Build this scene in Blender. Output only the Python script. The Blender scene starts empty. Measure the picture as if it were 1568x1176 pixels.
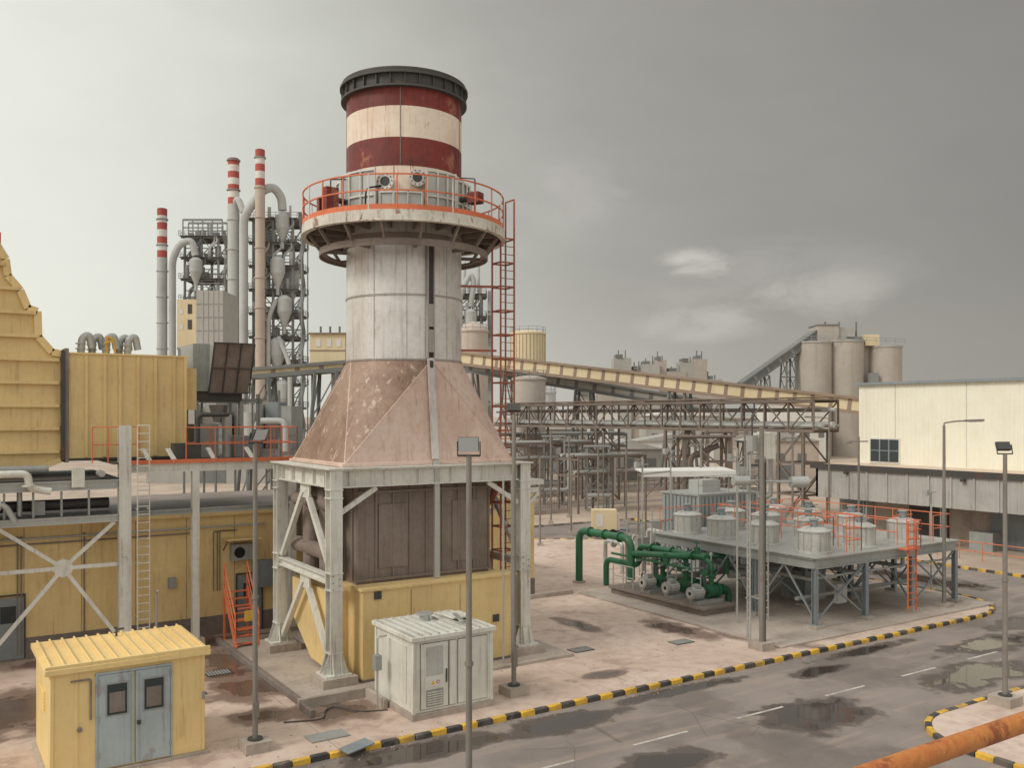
import bpy, math, random
from mathutils import Vector, Matrix
random.seed(11)
sc = bpy.context.scene
CA, SA = 0.8387, 0.5446
def V(X, Y):            # camera-aligned axes, X and Y worked out from image coordinates -> plant grid axes
    return (CA*X+SA*Y, -SA*X+CA*Y)
R33 = Matrix.Rotation(-math.radians(33), 4, 'Z')

# ------------------------------------------------------------------ materials
def S(r, g, b, k=1.0):
    f = lambda c: ((c/255.0+0.055)/1.055)**2.4 if c > 10 else c/255/12.92
    return (min(f(r)*k, 1), min(f(g)*k, 1), min(f(b)*k, 1), 1)
class NT:
    def __init__(s, nt): s.nt = nt
    def n(s, t, **k):
        nd = s.nt.nodes.new(t)
        for a, v in k.items(): setattr(nd, a, v)
        return nd
    def l(s, a, b): s.nt.links.new(a, b)
    def val(s, inp, v):
        if hasattr(v, 'links') or hasattr(v, 'is_output'): s.l(v, inp)
        else: inp.default_value = v
    def math(s, op, a, b=0.0, c=0.0, clamp=False):
        nd = s.n('ShaderNodeMath', operation=op); nd.use_clamp = clamp
        s.val(nd.inputs[0], a); s.val(nd.inputs[1], b); s.val(nd.inputs[2], c)
        return nd.outputs[0]
    def step(s, x, lo, hi):
        nd = s.n('ShaderNodeMapRange', interpolation_type='SMOOTHSTEP')
        s.val(nd.inputs[0], x); nd.inputs[1].default_value = lo; nd.inputs[2].default_value = hi
        return nd.outputs[0]
    def mix(s, f, a, b, mode='MIX'):
        nd = s.n('ShaderNodeMix', data_type='RGBA', blend_type=mode)
        s.val(nd.inputs[0], f); s.val(nd.inputs[6], a); s.val(nd.inputs[7], b)
        return nd.outputs[2]
    def noise(s, vec, scale, detail=4, rough=.55, dist=0.0):
        nd = s.n('ShaderNodeTexNoise'); s.l(vec, nd.inputs['Vector'])
        nd.inputs['Scale'].default_value = scale; nd.inputs['Detail'].default_value = detail
        nd.inputs['Roughness'].default_value = rough; nd.inputs['Distortion'].default_value = dist
        return nd.outputs[0]
    def mapv(s, vec, sc_, loc=(0, 0, 0)):
        nd = s.n('ShaderNodeMapping'); s.l(vec, nd.inputs[0])
        nd.inputs['Scale'].default_value = sc_; nd.inputs['Location'].default_value = loc
        return nd.outputs[0]
def newmat(name):
    m = bpy.data.materials.new(name); m.use_nodes = True
    g = NT(m.node_tree); bs = m.node_tree.nodes['Principled BSDF']
    co = g.n('ShaderNodeTexCoord').outputs['Object']
    return m, g, bs, co
def paint(name, col, dirt=None, damt=.3, streak=.3, rust=0.0, rough=.6, metal=0.0, bump=.1, scale=1.0,
          rustcol=S(128, 74, 48), lo=.56, rs=1.1, rw=.09, drip=0, dripcol=S(112, 78, 60)):
    m, g, bs, co = newmat(name)
    if dirt is None: dirt = tuple(c*.5 for c in col[:3])+(1,)
    n1 = g.noise(co, .55*scale, 5, .62); n2 = g.noise(co, 6*scale, 3)
    c = g.mix(g.math('MULTIPLY', g.step(n1, .38, .72), damt), col, dirt)
    if streak > .15:
        st = g.noise(g.mapv(co, (3.6*scale, 3.6*scale, .2*scale)), 1.8, 4, .65)
        c = g.mix(g.math('MULTIPLY', g.step(st, .5, .78), streak), c, dirt)
    c = g.mix(g.math('MULTIPLY', g.step(n2, .4, .7), damt*.35), c, dirt)
    if drip > 0:
        dr = g.noise(g.mapv(co, (7*scale, 7*scale, .35*scale), (3, 8, 2)), 1.5, 3, .6)
        f = g.math('MULTIPLY', g.step(dr, .56, .7), g.step(n1, .42, .6))
        c = g.mix(g.math('MULTIPLY', f, drip), c, dripcol)
    if rust > 0:
        rr = g.noise(g.mapv(co, (1, 1, .55), (7, 3, 1)), rs*scale, 7, .7, .3)
        c = g.mix(g.math('MULTIPLY', g.step(rr, lo, lo+rw), rust), c, rustcol)
    g.l(c, bs.inputs['Base Color'])
    bs.inputs['Metallic'].default_value = metal
    g.l(g.math('ADD', g.math('MULTIPLY', n2, .25), rough-.12), bs.inputs['Roughness'])
    if bump > 0:
        b = g.n('ShaderNodeBump'); b.inputs['Strength'].default_value = bump; b.inputs['Distance'].default_value = .02
        g.l(g.noise(co, 7*scale, 2), b.inputs['Height']); g.l(b.outputs[0], bs.inputs['Normal'])
    return m
def cors(name, col, axis='X', period=.25, **k):
    m = paint(name, col, bump=0, **k); g = NT(m.node_tree); bs = m.node_tree.nodes['Principled BSDF']
    co = g.n('ShaderNodeTexCoord').outputs['Object']
    w = g.n('ShaderNodeTexWave', wave_type='BANDS', bands_direction=axis, wave_profile='SIN')
    g.l(co, w.inputs[0]); w.inputs['Scale'].default_value = .314/period
    b = g.n('ShaderNodeBump'); b.inputs['Strength'].default_value = .8; b.inputs['Distance'].default_value = .05
    g.l(w.outputs['Fac'], b.inputs['Height']); g.l(b.outputs[0], bs.inputs['Normal'])
    return m

M = {}
M['silver'] = paint('silver_paint', S(226, 224, 220), S(164, 150, 138), .45, .6, .35, .4, .35, lo=.61, rustcol=S(156, 122, 100), drip=.6, dripcol=S(140, 112, 94))
M['silver_dark'] = paint('silver_paint_seam', S(168, 164, 158), None, .3, .4, .2, .5, .2)
M['hood'] = paint('weathered_hood_steel', S(226, 204, 190), S(190, 156, 138), .6, .6, .45, .6, .05, lo=.55, rustcol=S(170, 126, 104), rs=2.4, rw=.2, drip=.5, dripcol=S(150, 110, 90))
M['hood_brown'] = paint('browned_hood_steel', S(168, 142, 124), S(126, 100, 84), .75, .6, .75, .6, .05, lo=.57, rustcol=S(210, 194, 180), rs=4.2, rw=.07, drip=.6, dripcol=S(104, 76, 60))
M['red'] = paint('oxide_red_paint', S(136, 52, 44), S(84, 40, 36), .7, .8, .75, .55, 0, lo=.57, rustcol=S(170, 112, 88), rs=1.7, drip=.8, dripcol=S(74, 38, 34))
M['cream'] = paint('cream_band_paint', S(244, 232, 214), S(210, 176, 152), .5, .6, .7, .55, 0, lo=.6, rustcol=S(170, 104, 76), rs=2.0, drip=.85, dripcol=S(158, 98, 74))
M['ringw'] = paint('ring_channel_paint', S(222, 218, 206), S(150, 136, 122), .5, .6, .8, .55, lo=.54, rs=2.6, drip=.8, dripcol=S(120, 78, 56))
M['rim'] = paint('dark_rim_steel', S(80, 79, 76), None, .4, .3, .4, .6, lo=.6)
M['white'] = paint('white_steel_paint', S(224, 224, 215), S(158, 148, 136), .35, .55, .55, .5, lo=.64, rs=2.4, drip=.4)
M['whitebox'] = paint('white_enamel', S(230, 230, 220), S(172, 166, 150), .35, .6, .3, .45, lo=.68, drip=.35, dripcol=S(160, 140, 116))
M['drum'] = paint('drum_grey_paint', S(196, 196, 190), S(138, 132, 122), .5, .6, .5, .5, lo=.61, rs=3, drip=.5)
M['grey'] = paint('grey_steel', S(164, 167, 163), None, .35, .4, .4, .55, .1, lo=.64, drip=.3)
M['bluegrey'] = paint('bluegrey_steel', S(142, 150, 153), None, .35, .4, .3, .55, .1, lo=.66)
M['dark'] = paint('dark_steel', S(74, 72, 69), None, .35, .1, .4, .6)
M['black'] = paint('opening_black', S(24, 24, 24), None, .1, .1, 0, .8)
M['duct'] = paint('brown_duct_sheet', S(144, 131, 122), S(96, 84, 76), .5, .6, .4, .6, lo=.58, rustcol=S(122, 84, 64))
M['yellow'] = paint('yellow_cladding', S(233, 207, 148), S(192, 162, 114), .35, .4, .3, .55, lo=.69, rustcol=S(150, 100, 66), rs=2, drip=.4, dripcol=S(150, 118, 80))
M['yellow2'] = paint('yellow_kiosk_paint', S(242, 214, 150), S(200, 168, 114), .3, .35, .45, .5, lo=.65, rustcol=S(166, 110, 66), rs=2.6, drip=.4, dripcol=S(162, 122, 76))
M['orange'] = paint('orange_safety_paint', S(226, 124, 82), S(160, 84, 58), .35, .1, .45, .55, lo=.58, scale=2)
M['rustorange'] = paint('rusty_orange_paint', S(200, 130, 66), S(178, 92, 52), .8, .1, .85, .55, lo=.5, scale=5, bump=.35, rustcol=S(134, 66, 42))
M['ladderred'] = paint('red_oxide_ladder', S(168, 98, 76), None, .4, .1, .4, .6)
M['brownsteel'] = paint('brown_rack_steel', S(128, 114, 104), None, .4, .1, .5, .65, lo=.6)
M['green'] = paint('green_pipe_paint', S(48, 110, 76), S(38, 74, 54), .45, .3, .3, .42)
M['conc'] = paint('concrete', S(186, 174, 162), S(130, 118, 108), .6, .5, 0, .85, bump=.3)
M['concdark'] = paint('plinth_concrete', S(138, 128, 120), S(90, 80, 74), .6, .5, 0, .85, bump=.3)
M['galv'] = paint('galvanised', S(188, 190, 186), None, .3, .2, .2, .42, .4)
M['pole'] = paint('lamp_pole_grey', S(144, 138, 130), None, .4, .4, .35, .5, .2)
M['bluedoor'] = paint('bluegrey_door', S(178, 191, 194), S(130, 136, 134), .35, .4, .35, .5, drip=.3)
M['glass'] = paint('dark_glass', S(58, 66, 68), None, .2, .1, 0, .2, bump=0)
M['lens'] = paint('lamp_lens', S(205, 212, 214), None, .1, .1, 0, .2, bump=0)
M['kyellow'] = paint('kerb_yellow', S(238, 190, 66), S(150, 122, 76), .7, .1, .6, .7, bump=.3, scale=2, rustcol=S(150, 136, 118), lo=.54)
M['kblack'] = paint('kerb_black', S(60, 59, 58), S(120, 110, 100), .7, .1, .4, .7, bump=.3, scale=2, rustcol=S(150, 138, 124))
M['hall'] = cors('hall_white_cladding', S(242, 239, 220), 'Y', .35, dirt=S(214, 206, 184), damt=.25, streak=.35, rough=.5)
M['fascia'] = cors('annex_fascia_sheet', S(182, 180, 174), 'Y', .4, damt=.3, streak=.5, rough=.5, drip=.4)
M['annexroof'] = paint('annex_roof', S(216, 196, 176), None, .3, .1, .2, .7)
M['corr'] = cors('galvanised_corrugated', S(166, 172, 170), 'Y', .2, damt=.3, streak=.3, rough=.5)
M['signred'] = paint('sign_red', S(196, 52, 46), None, .1, .1, 0, .4)
M['blue'] = paint('blue_paint', S(70, 100, 150), None, .2, .1, 0, .5)
def far(k, nm, c, d=None, **kw): M[k] = paint(nm, c, d, .4, .4, 0, kw.get('rough', .8), 0, 0, kw.get('scale', .16))  # distant plant colours: aerial haze painted in as paler, less saturated tones
far('f_conc', 'plant_concrete', S(184, 176, 166), S(146, 136, 126))
far('f_beige', 'beige_stack', S(198, 184, 170), S(164, 148, 134))
far('f_light', 'light_duct_steel', S(192, 194, 192), S(146, 145, 140))
far('f_steel', 'plant_steel', S(126, 128, 126)); far('f_steel2', 'plant_steel_light', S(150, 152, 151))
far('f_red', 'stack_red', S(184, 92, 84)); far('f_white', 'stack_white', S(226, 224, 218), S(182, 178, 172))
far('f_cream', 'cream_sheeting', S(226, 210, 174), S(188, 168, 132)); far('f_tanroof', 'tan_gallery_roof', S(156, 136, 120))
far('f_shed', 'shed_grey', S(180, 178, 172), S(144, 140, 134))

def puddle_field(g, co, spots, nscale=1.1):
    n = g.noise(co, nscale, 5, .6); n2 = g.noise(co, nscale*.35, 2)
    cur = None
    for (x, y, rx, ry) in spots:
        mp = g.mapv(co, (1/rx, 1/ry, 0), (-x/rx, -y/ry, 0))
        ln = g.n('ShaderNodeVectorMath', operation='LENGTH'); g.l(mp, ln.inputs[0])
        cur = ln.outputs['Value'] if cur is None else g.math('MINIMUM', cur, ln.outputs['Value'])
    d = g.math('ADD', cur, g.math('MULTIPLY', g.math('SUBTRACT', n, .5), 1.7))
    return g.math('ADD', d, g.math('MULTIPLY', g.math('SUBTRACT', n2, .5), .9))
def asphalt():
    m, g, bs, co = newmat('wet_asphalt')
    spots = [(22.6, 18.0, 2.2, 1.25), (30.7, 17.7, 2.8, 1.1), (15.8, 21.5, 2.0, .7), (16.0, 17.6, 1.7, .8), (35.5, 19.8, 3, .9),
             (11.5, 21.8, 2.4, .6), (26.5, 21.0, 1.6, .45), (40, 21, 2.4, .8), (46, 30, 1.4, 4), (21, 22.0, 2.8, .35), (30, 21.9, 2.6, .4), (26, 57, 7, 1.2)]
    d = puddle_field(g, co, spots)
    nA = g.noise(co, .28, 5, .6); nB = g.noise(co, 60, 2); nC = g.noise(g.mapv(co, (.3, 2.4, 1)), .9, 4)
    base = g.mix(g.step(nA, .35, .7), S(160, 149, 141), S(134, 125, 119))
    base = g.mix(g.math('MULTIPLY', g.step(nC, .46, .68), .55), base, S(178, 160, 146))
    base = g.mix(g.math('MULTIPLY', nB, .45), base, S(98, 91, 87))
    vor = g.n('ShaderNodeTexVoronoi', feature='DISTANCE_TO_EDGE'); g.l(g.mapv(co, (1, 1, 0)), vor.inputs[0]); vor.inputs['Scale'].default_value = .33
    crack = g.math('MULTIPLY', g.math('SUBTRACT', 1, g.step(vor.outputs[0], .001, .008)), g.step(nA, .52, .6))
    base = g.mix(g.math('MULTIPLY', crack, .4), base, S(70, 64, 60))
    damp = g.math('SUBTRACT', 1, g.step(d, .9, 1.2)); wat = g.math('SUBTRACT', 1, g.step(d, .68, .76))
    dn = g.step(g.noise(g.mapv(co, (1, 1, 0), (5, 9, 0)), .22, 5, .65), .5, .6)
    damp2 = g.math('MAXIMUM', damp, g.math('MULTIPLY', dn, .45))
    base = g.mix(g.math('MULTIPLY', damp2, .78), base, S(76, 66, 60))
    base = g.mix(g.math('MULTIPLY', wat, .6), base, S(48, 42, 38))
    g.l(base, bs.inputs['Base Color'])
    r = g.math('SUBTRACT', .8, g.math('MULTIPLY', damp2, .28)); r = g.math('SUBTRACT', r, g.math('MULTIPLY', wat, .47), clamp=True)
    g.l(r, bs.inputs['Roughness'])
    b = g.n('ShaderNodeBump'); b.inputs['Distance'].default_value = .012
    g.l(g.math('SUBTRACT', .5, g.math('MULTIPLY', wat, .5)), b.inputs['Strength'])
    g.l(nB, b.inputs['Height']); g.l(b.outputs[0], bs.inputs['Normal'])
    return m
def paving(name, spots, c1, c2, joint=True, slab=3.6):
    m, g, bs, co = newmat(name)
    nA = g.noise(co, .22, 5, .62); nB = g.noise(co, 2.2, 5, .6); nD = g.noise(co, 40, 2)
    base = g.mix(g.step(nA, .35, .68), c1, c2)
    base = g.mix(g.math('MULTIPLY', g.step(nB, .42, .7), .45), base, S(170, 144, 128))
    base = g.mix(g.math('MULTIPLY', nD, .22), base, S(136, 116, 104))
    nE = g.noise(g.mapv(co, (1, 1, 0), (11, 4, 0)), .45, 6, .68)
    if joint:
        br = g.n('ShaderNodeTexBrick'); g.l(g.mapv(co, (1, 1, 0)), br.inputs[0])
        br.offset = .0; br.inputs['Scale'].default_value = 1; br.inputs['Brick Width'].default_value = slab*1.3
        br.inputs['Row Height'].default_value = slab; br.inputs['Mortar Size'].default_value = .02
        br.inputs['Mortar Smooth'].default_value = .4
        base = g.mix(g.math('MULTIPLY', br.outputs['Fac'], g.math('MULTIPLY', nB, .8)), base, S(110, 92, 82))
        base = g.mix(g.math('MULTIPLY', g.step(nE, .55, .66), .5), base, S(142, 118, 104))
    if spots:
        d = puddle_field(g, co, spots)
        damp = g.math('SUBTRACT', 1, g.step(d, .8, 1.2)); wat = g.math('SUBTRACT', 1, g.step(d, .55, .64))
        base = g.mix(g.math('MULTIPLY', damp, .78), base, S(104, 80, 68))
        base = g.mix(g.math('MULTIPLY', wat, .5), base, S(54, 45, 41))
        g.l(g.math('SUBTRACT', g.math('SUBTRACT', .85, g.math('MULTIPLY', damp, .3)), g.math('MULTIPLY', wat, .5), clamp=True), bs.inputs['Roughness'])
    else: bs.inputs['Roughness'].default_value = .88
    g.l(base, bs.inputs['Base Color'])
    b = g.n('ShaderNodeBump'); b.inputs['Distance'].default_value = .02; b.inputs['Strength'].default_value = .3
    g.l(g.noise(co, 14, 3), b.inputs['Height']); g.l(b.outputs[0], bs.inputs['Normal'])
    return m
M['asphalt'] = asphalt()
M['paving'] = paving('stained_paving', [(9.2, 29.5, 1.9, 1.7), (9.2, 33, 1.5, 2.5), (3, 31, 4.2, 2.6), (28.3, 25.6, 1.2, 2.6), (26.3, 28.0, .8, 2.2), (19.5, 24.5, 1.4, .45),
                       (10.6, 25.8, 1.2, 1.3), (34, 29, 4, 3.0), (8, 36.3, 5, .9), (23.4, 30.5, .6, 1.6), (8.6, 26.6, 1.2, .7)], S(222, 202, 187), S(206, 184, 168))
M['yard'] = paving('yard_dirt', None, S(200, 184, 166), S(172, 156, 140), joint=False)
M['lanepaint'] = paint('worn_lane_paint', S(212, 206, 196), S(140, 130, 122), .8, .1, .5, .8, scale=2, rustcol=S(130, 120, 112))

# ------------------------------------------------------------------ mesh builder
class Obj:
    def __init__(s, name, T=None):
        s.name = name; s.parts = {}; s.T = T; s.cur = 'body'
    def part(s, n): s.cur = n; return s
    def add(s, vs, fs, m, smooth=False):
        p = s.parts.setdefault(s.cur, dict(v=[], f=[], m=[], s=[], mats=[]))
        if m not in p['mats']: p['mats'].append(m)
        mi = p['mats'].index(m); o = len(p['v'])
        p['v'] += [tuple(s.T @ Vector(v)) if s.T else tuple(v) for v in vs]
        for f in fs:
            p['f'].append([i+o for i in f]); p['m'].append(mi); p['s'].append(smooth)
    def box(s, x0, x1, y0, y1, z0, z1, m):
        v = [(x0, y0, z0), (x1, y0, z0), (x1, y1, z0), (x0, y1, z0), (x0, y0, z1), (x1, y0, z1), (x1, y1, z1), (x0, y1, z1)]
        s.add(v, [(0, 3, 2, 1), (4, 5, 6, 7), (0, 1, 5, 4), (1, 2, 6, 5), (2, 3, 7, 6), (3, 0, 4, 7)], m)
    def beam(s, p, q, w, h, m, up=(0, 0, 1)):
        p, q = Vector(p), Vector(q); d = (q-p)
        if d.length < 1e-6: return
        d.normalize(); u = Vector(up)
        if abs(d.dot(u)) > .98: u = Vector((1, 0, 0))
        sd = d.cross(u).normalized(); u = sd.cross(d).normalized()
        v = []
        for c in (p, q):
            for a, b in ((-1, -1), (1, -1), (1, 1), (-1, 1)): v.append(c+sd*a*w/2+u*b*h/2)
        s.add(v, [(0, 1, 2, 3), (7, 6, 5, 4), (0, 4, 5, 1), (1, 5, 6, 2), (2, 6, 7, 3), (3, 7, 4, 0)], m)
    def ibeam(s, p, q, w, h, m, up=(0, 0, 1), t=.05):
        p, q = Vector(p), Vector(q); d = (q-p).normalized(); u = Vector(up)
        if abs(d.dot(u)) > .98: u = Vector((1, 0, 0))
        sd = d.cross(u).normalized(); u = sd.cross(d).normalized()
        s.beam(p+u*(h/2-t/2), q+u*(h/2-t/2), w, t, m, u); s.beam(p-u*(h/2-t/2), q-u*(h/2-t/2), w, t, m, u)
        s.beam(p, q, t, h-2*t, m, u)
    def cyl(s, p, q, r, m, r2=None, n=16, caps=True, smooth=True):
        p, q = Vector(p), Vector(q); r2 = r if r2 is None else r2
        d = (q-p).normalized(); u = Vector((0, 0, 1)) if abs(d.z) < .9 else Vector((1, 0, 0))
        a = d.cross(u).normalized(); b = d.cross(a).normalized(); v = []
        for c, rr in ((p, r), (q, r2)):
            for i in range(n):
                t = 2*math.pi*i/n; v.append(c+a*math.cos(t)*rr+b*math.sin(t)*rr)
        s.add(v, [(i, (i+1) % n, n+(i+1) % n, n+i) for i in range(n)], m, smooth)
        if caps: s.add(v, [tuple(range(n-1, -1, -1)), tuple(range(n, 2*n))], m)
    def pipe(s, pts, r, m, n=12, fil=None):
        pts = [Vector(p) for p in pts]; fil = fil if fil is not None else r*2.2
        path = [pts[0]]
        for i in range(1, len(pts)-1):
            A, B, C = pts[i-1], pts[i], pts[i+1]
            f = min(fil, (A-B).length*.48, (C-B).length*.48)
            a = B+(A-B).normalized()*f; c = B+(C-B).normalized()*f
            for k in range(6):
                t = k/5; path.append(a*(1-t)**2+B*2*t*(1-t)+c*t*t)
        path.append(pts[-1]); vs = []; prev = None
        for i, p in enumerate(path):
            d = (path[min(i+1, len(path)-1)]-path[max(i-1, 0)]).normalized()
            if prev is None:
                u = Vector((0, 0, 1)) if abs(d.z) < .9 else Vector((1, 0, 0)); a = d.cross(u).normalized()
            else: a = (prev-d*prev.dot(d)).normalized()
            prev = a; b = d.cross(a)
            for k in range(n):
                t = 2*math.pi*k/n; vs.append(p+a*math.cos(t)*r+b*math.sin(t)*r)
        L = len(path)
        s.add(vs, [(i*n+k, i*n+(k+1) % n, (i+1)*n+(k+1) % n, (i+1)*n+k) for i in range(L-1) for k in range(n)], m, True)
        s.add(vs, [tuple(range(n-1, -1, -1)), tuple(range((L-1)*n, L*n))], m)
    def revolve(s, cx, cy, prof, m, n=64, smooth=True):
        v = []
        for r, z in prof:
            for i in range(n):
                t = 2*math.pi*i/n; v.append((cx+r*math.cos(t), cy+r*math.sin(t), z))
        f = [(j*n+i, j*n+(i+1) % n, (j+1)*n+(i+1) % n, (j+1)*n+i) for j in range(len(prof)-1) for i in range(n)]
        s.add(v, f, m, smooth)
    def arc(s, cx, cy, r0, r1, z0, z1, m, a0=0, a1=360, n=48):
        full = abs(a1-a0) >= 359.9; v = []
        for i in range(n+1):
            t = math.radians(a0+(a1-a0)*i/n); c, q = math.cos(t), math.sin(t)
            v += [(cx+r0*c, cy+r0*q, z0), (cx+r1*c, cy+r1*q, z0), (cx+r1*c, cy+r1*q, z1), (cx+r0*c, cy+r0*q, z1)]
        f = []
        for i in range(n):
            b = i*4
            for k in range(4): f.append((b+k, b+(k+1) % 4, b+4+(k+1) % 4, b+4+k))
        if not full: f += [(3, 2, 1, 0), (n*4, n*4+1, n*4+2, n*4+3)]
        s.add(v, f, m, True)
    def prism(s, poly, z0, z1, m):
        n = len(poly); v = [(x, y, z0) for x, y in poly]+[(x, y, z1) for x, y in poly]
        s.add(v, [tuple(range(n-1, -1, -1)), tuple(range(n, 2*n))]+[(i, (i+1) % n, n+(i+1) % n, n+i) for i in range(n)], m)
    def prismy(s, poly, y0, y1, m):       # poly in x,z
        n = len(poly); v = [(x, y0, z) for x, z in poly]+[(x, y1, z) for x, z in poly]
        s.add(v, [tuple(range(n)), tuple(range(2*n-1, n-1, -1))]+[(i, n+i, n+(i+1) % n, (i+1) % n) for i in range(n)], m)
    def rail(s, pts, h, m, sp=1.3, r=.025, mids=1, toe=None, closed=False):
        pts = [Vector(p) for p in pts]
        if closed: pts.append(pts[0])
        for A, B in zip(pts[:-1], pts[1:]):
            L = (B-A).length; k = max(1, round(L/sp))
            for i in range(k+1):
                p = A.lerp(B, i/k); s.cyl(p, p+Vector((0, 0, h)), r, m, n=6)
            for j in range(mids+1):
                z = Vector((0, 0, h*(j+1)/(mids+1))); s.cyl(A+z, B+z, r, m, n=6)
            if toe: s.beam(A+Vector((0, 0, .08)), B+Vector((0, 0, .08)), .015, .16, toe)
    def ladder(s, x, y, z0, z1, w, dx, dy, m, r=.022, step=.3):
        px, py = -dy, dx
        for k in (-1, 1): s.beam((x+px*w/2*k, y+py*w/2*k, z0), (x+px*w/2*k, y+py*w/2*k, z1), .07, .03, m)
        z = z0+.2
        while z < z1: s.cyl((x-px*w/2, y-py*w/2, z), (x+px*w/2, y+py*w/2, z), r, m, n=6); z += step
    def trestle(s, x0, x1, y0, y1, z0, z1, bays, m, w=.2):
        H = (z1-z0)/bays; C = [(x0, y0), (x1, y0), (x1, y1), (x0, y1)]
        for c in C: s.beam((c[0], c[1], z0), (c[0], c[1], z1), w, w, m)
        for b in range(bays):
            za, zb = z0+b*H, z0+(b+1)*H
            for i in range(4):
                p, q = C[i], C[(i+1) % 4]
                s.beam((p[0], p[1], zb), (q[0], q[1], zb), w*.8, w*.8, m)
                if (b+i) % 2: s.beam((p[0], p[1], za), (q[0], q[1], zb), w*.5, w*.5, m)
                else: s.beam((q[0], q[1], za), (p[0], p[1], zb), w*.5, w*.5, m)
    def done(s, bevel=0):
        par = None
        if len(s.parts) > 1:
            par = bpy.data.objects.new(s.name, None); sc.collection.objects.link(par)
        for pn, p in s.parts.items():
            nm = pn if par else s.name
            me = bpy.data.meshes.new(nm); me.from_pydata(p['v'], [], p['f'])
            for mm in p['mats']: me.materials.append(M[mm])
            me.polygons.foreach_set('material_index', p['m']); me.polygons.foreach_set('use_smooth', p['s'])
            me.validate(); me.update()
            try: me.set_sharp_from_angle(angle=math.radians(38))
            except Exception: pass
            ob = bpy.data.objects.new(nm, me); sc.collection.objects.link(ob)
            if par: ob.parent = par
            if bevel:
                b = ob.modifiers.new('b', 'BEVEL'); b.width = bevel; b.segments = 1; b.limit_method = 'ANGLE'; b.angle_limit = math.radians(60)
def viewT(X, Y):  # origin at camera-aligned X, Y from image coordinates; local x is camera right
    a, b = V(X, Y); return Matrix.Translation((a, b, 0)) @ R33

# ------------------------------------------------------------------ ground, roads, kerbs
o = Obj('ground'); o.add([(-3000, -3000, 0), (3000, -3000, 0), (3000, 3000, 0), (-3000, 3000, 0)], [(0, 1, 2, 3)], 'yard'); o.done()
o = Obj('asphalt_road'); o.add([(-120, -30, .006), (51, -30, .006), (51, 60, .006), (-120, 60, .006)], [(0, 1, 2, 3)], 'asphalt'); o.done()
o = Obj('yard_road'); o.add([(-60, 71, .006), (130, 71, .006), (130, 73, .006), (-60, 73, .006)], [(0, 1, 2, 3)], 'asphalt')
o.add([(-60, 84, .006), (150, 84, .006), (150, 91, .006), (-60, 91, .006)], [(0, 1, 2, 3)], 'asphalt')
o.done()
o = Obj('lane_marking')
a = 4.3
while a < 42:
    o.add([(a, 18.99, .011), (a+2, 18.99, .011), (a+2, 19.09, .011), (a, 19.09, .011)], [(0, 1, 2, 3)], 'lanepaint'); a += 4
o.done()
def rounded(pts):
    out = []; n = len(pts)
    for i in range(n):
        P = Vector(pts[i][:2]); r = pts[i][2]; A = Vector(pts[i-1][:2]); B = Vector(pts[(i+1) % n][:2])
        if r <= 0: out.append(tuple(P)); continue
        u = (A-P).normalized(); v = (B-P).normalized(); c = P+u*r+v*r
        for k in range(13):
            t = math.pi/2*k/12; out.append(tuple(c-v*r*math.cos(t)-u*r*math.sin(t)))
    return out
isl = rounded([(-120, 22.75, 0), (43, 22.75, 3.5), (43, 54, 9), (-120, 54, 0)])
o = Obj('paved_yard'); o.prism(isl, -.05, .12, 'paving'); o.done()
near = rounded([(23.4, 15.8, 2.2), (23.4, -20, 0), (51, -20, 0), (51, 15.8, 3)])[::-1]
o = Obj('pavement'); o.prism(near, -.05, .12, 'paving'); o.done()
def kerb(name, path, mats=('kyellow', 'kblack'), seg=.5, w=.17, h=.16):
    o = Obj(name); P = [Vector((x, y, 0)) for x, y in path]
    S_ = [0]
    for a, b in zip(P[:-1], P[1:]): S_.append(S_[-1]+(b-a).length)
    def at(t):
        for i in range(len(P)-1):
            if t <= S_[i+1]: return P[i].lerp(P[i+1], (t-S_[i])/max(S_[i+1]-S_[i], 1e-6))
        return P[-1]
    k = 0; t = 0
    while t < S_[-1]-.05:
        p, q = at(t), at(min(t+seg, S_[-1])); dz = random.uniform(-.012, .008); off = random.uniform(-.018, .018)
        d = (q-p).normalized(); nn = Vector((-d.y, d.x, 0))*off
        z = Vector((0, 0, h/2-.02+dz)); g = d*random.uniform(.004, .016)
        o.beam(p+z+g+nn, q+z-g+nn, w, h+.04, mats[k % 2]); k += 1; t += seg
    o.done(.02)
kerb('kerb', rounded([(-40, 22.66, 0), (43.09, 22.66, 3.6), (43.09, 54.1, 9.1), (-30, 54.1, 0)]))
kerb('kerb', rounded([(23.3, -2, 0), (23.3, 15.9, 2.3), (51, 15.9, 0)]))
kerb('kerb', [(51.1, 18), (51.1, 60)])
kerb('kerb', [(-20, 60.1), (51, 60.1)], mats=('conc', 'concdark'), seg=1)
# grit and small stones along the gutters
o = Obj('gravel'); r_ = random.Random(3)
for i in range(700):
    if i % 2: x, y = r_.uniform(4, 40), 22.5-abs(r_.gauss(0, .16))
    else: x, y = r_.uniform(5, 30), r_.uniform(23, 30)
    q = r_.uniform(.012, .035); z = .006 if i % 2 else .12
    o.add([(x-q, y-q*.8, z), (x+q, y-q*.6, z), (x+q*.4, y+q, z), (x, y, z+q*1.1)], [(0, 1, 3), (1, 2, 3), (2, 0, 3)], 'conc' if i % 3 else 'concdark')
o.done()

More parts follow.
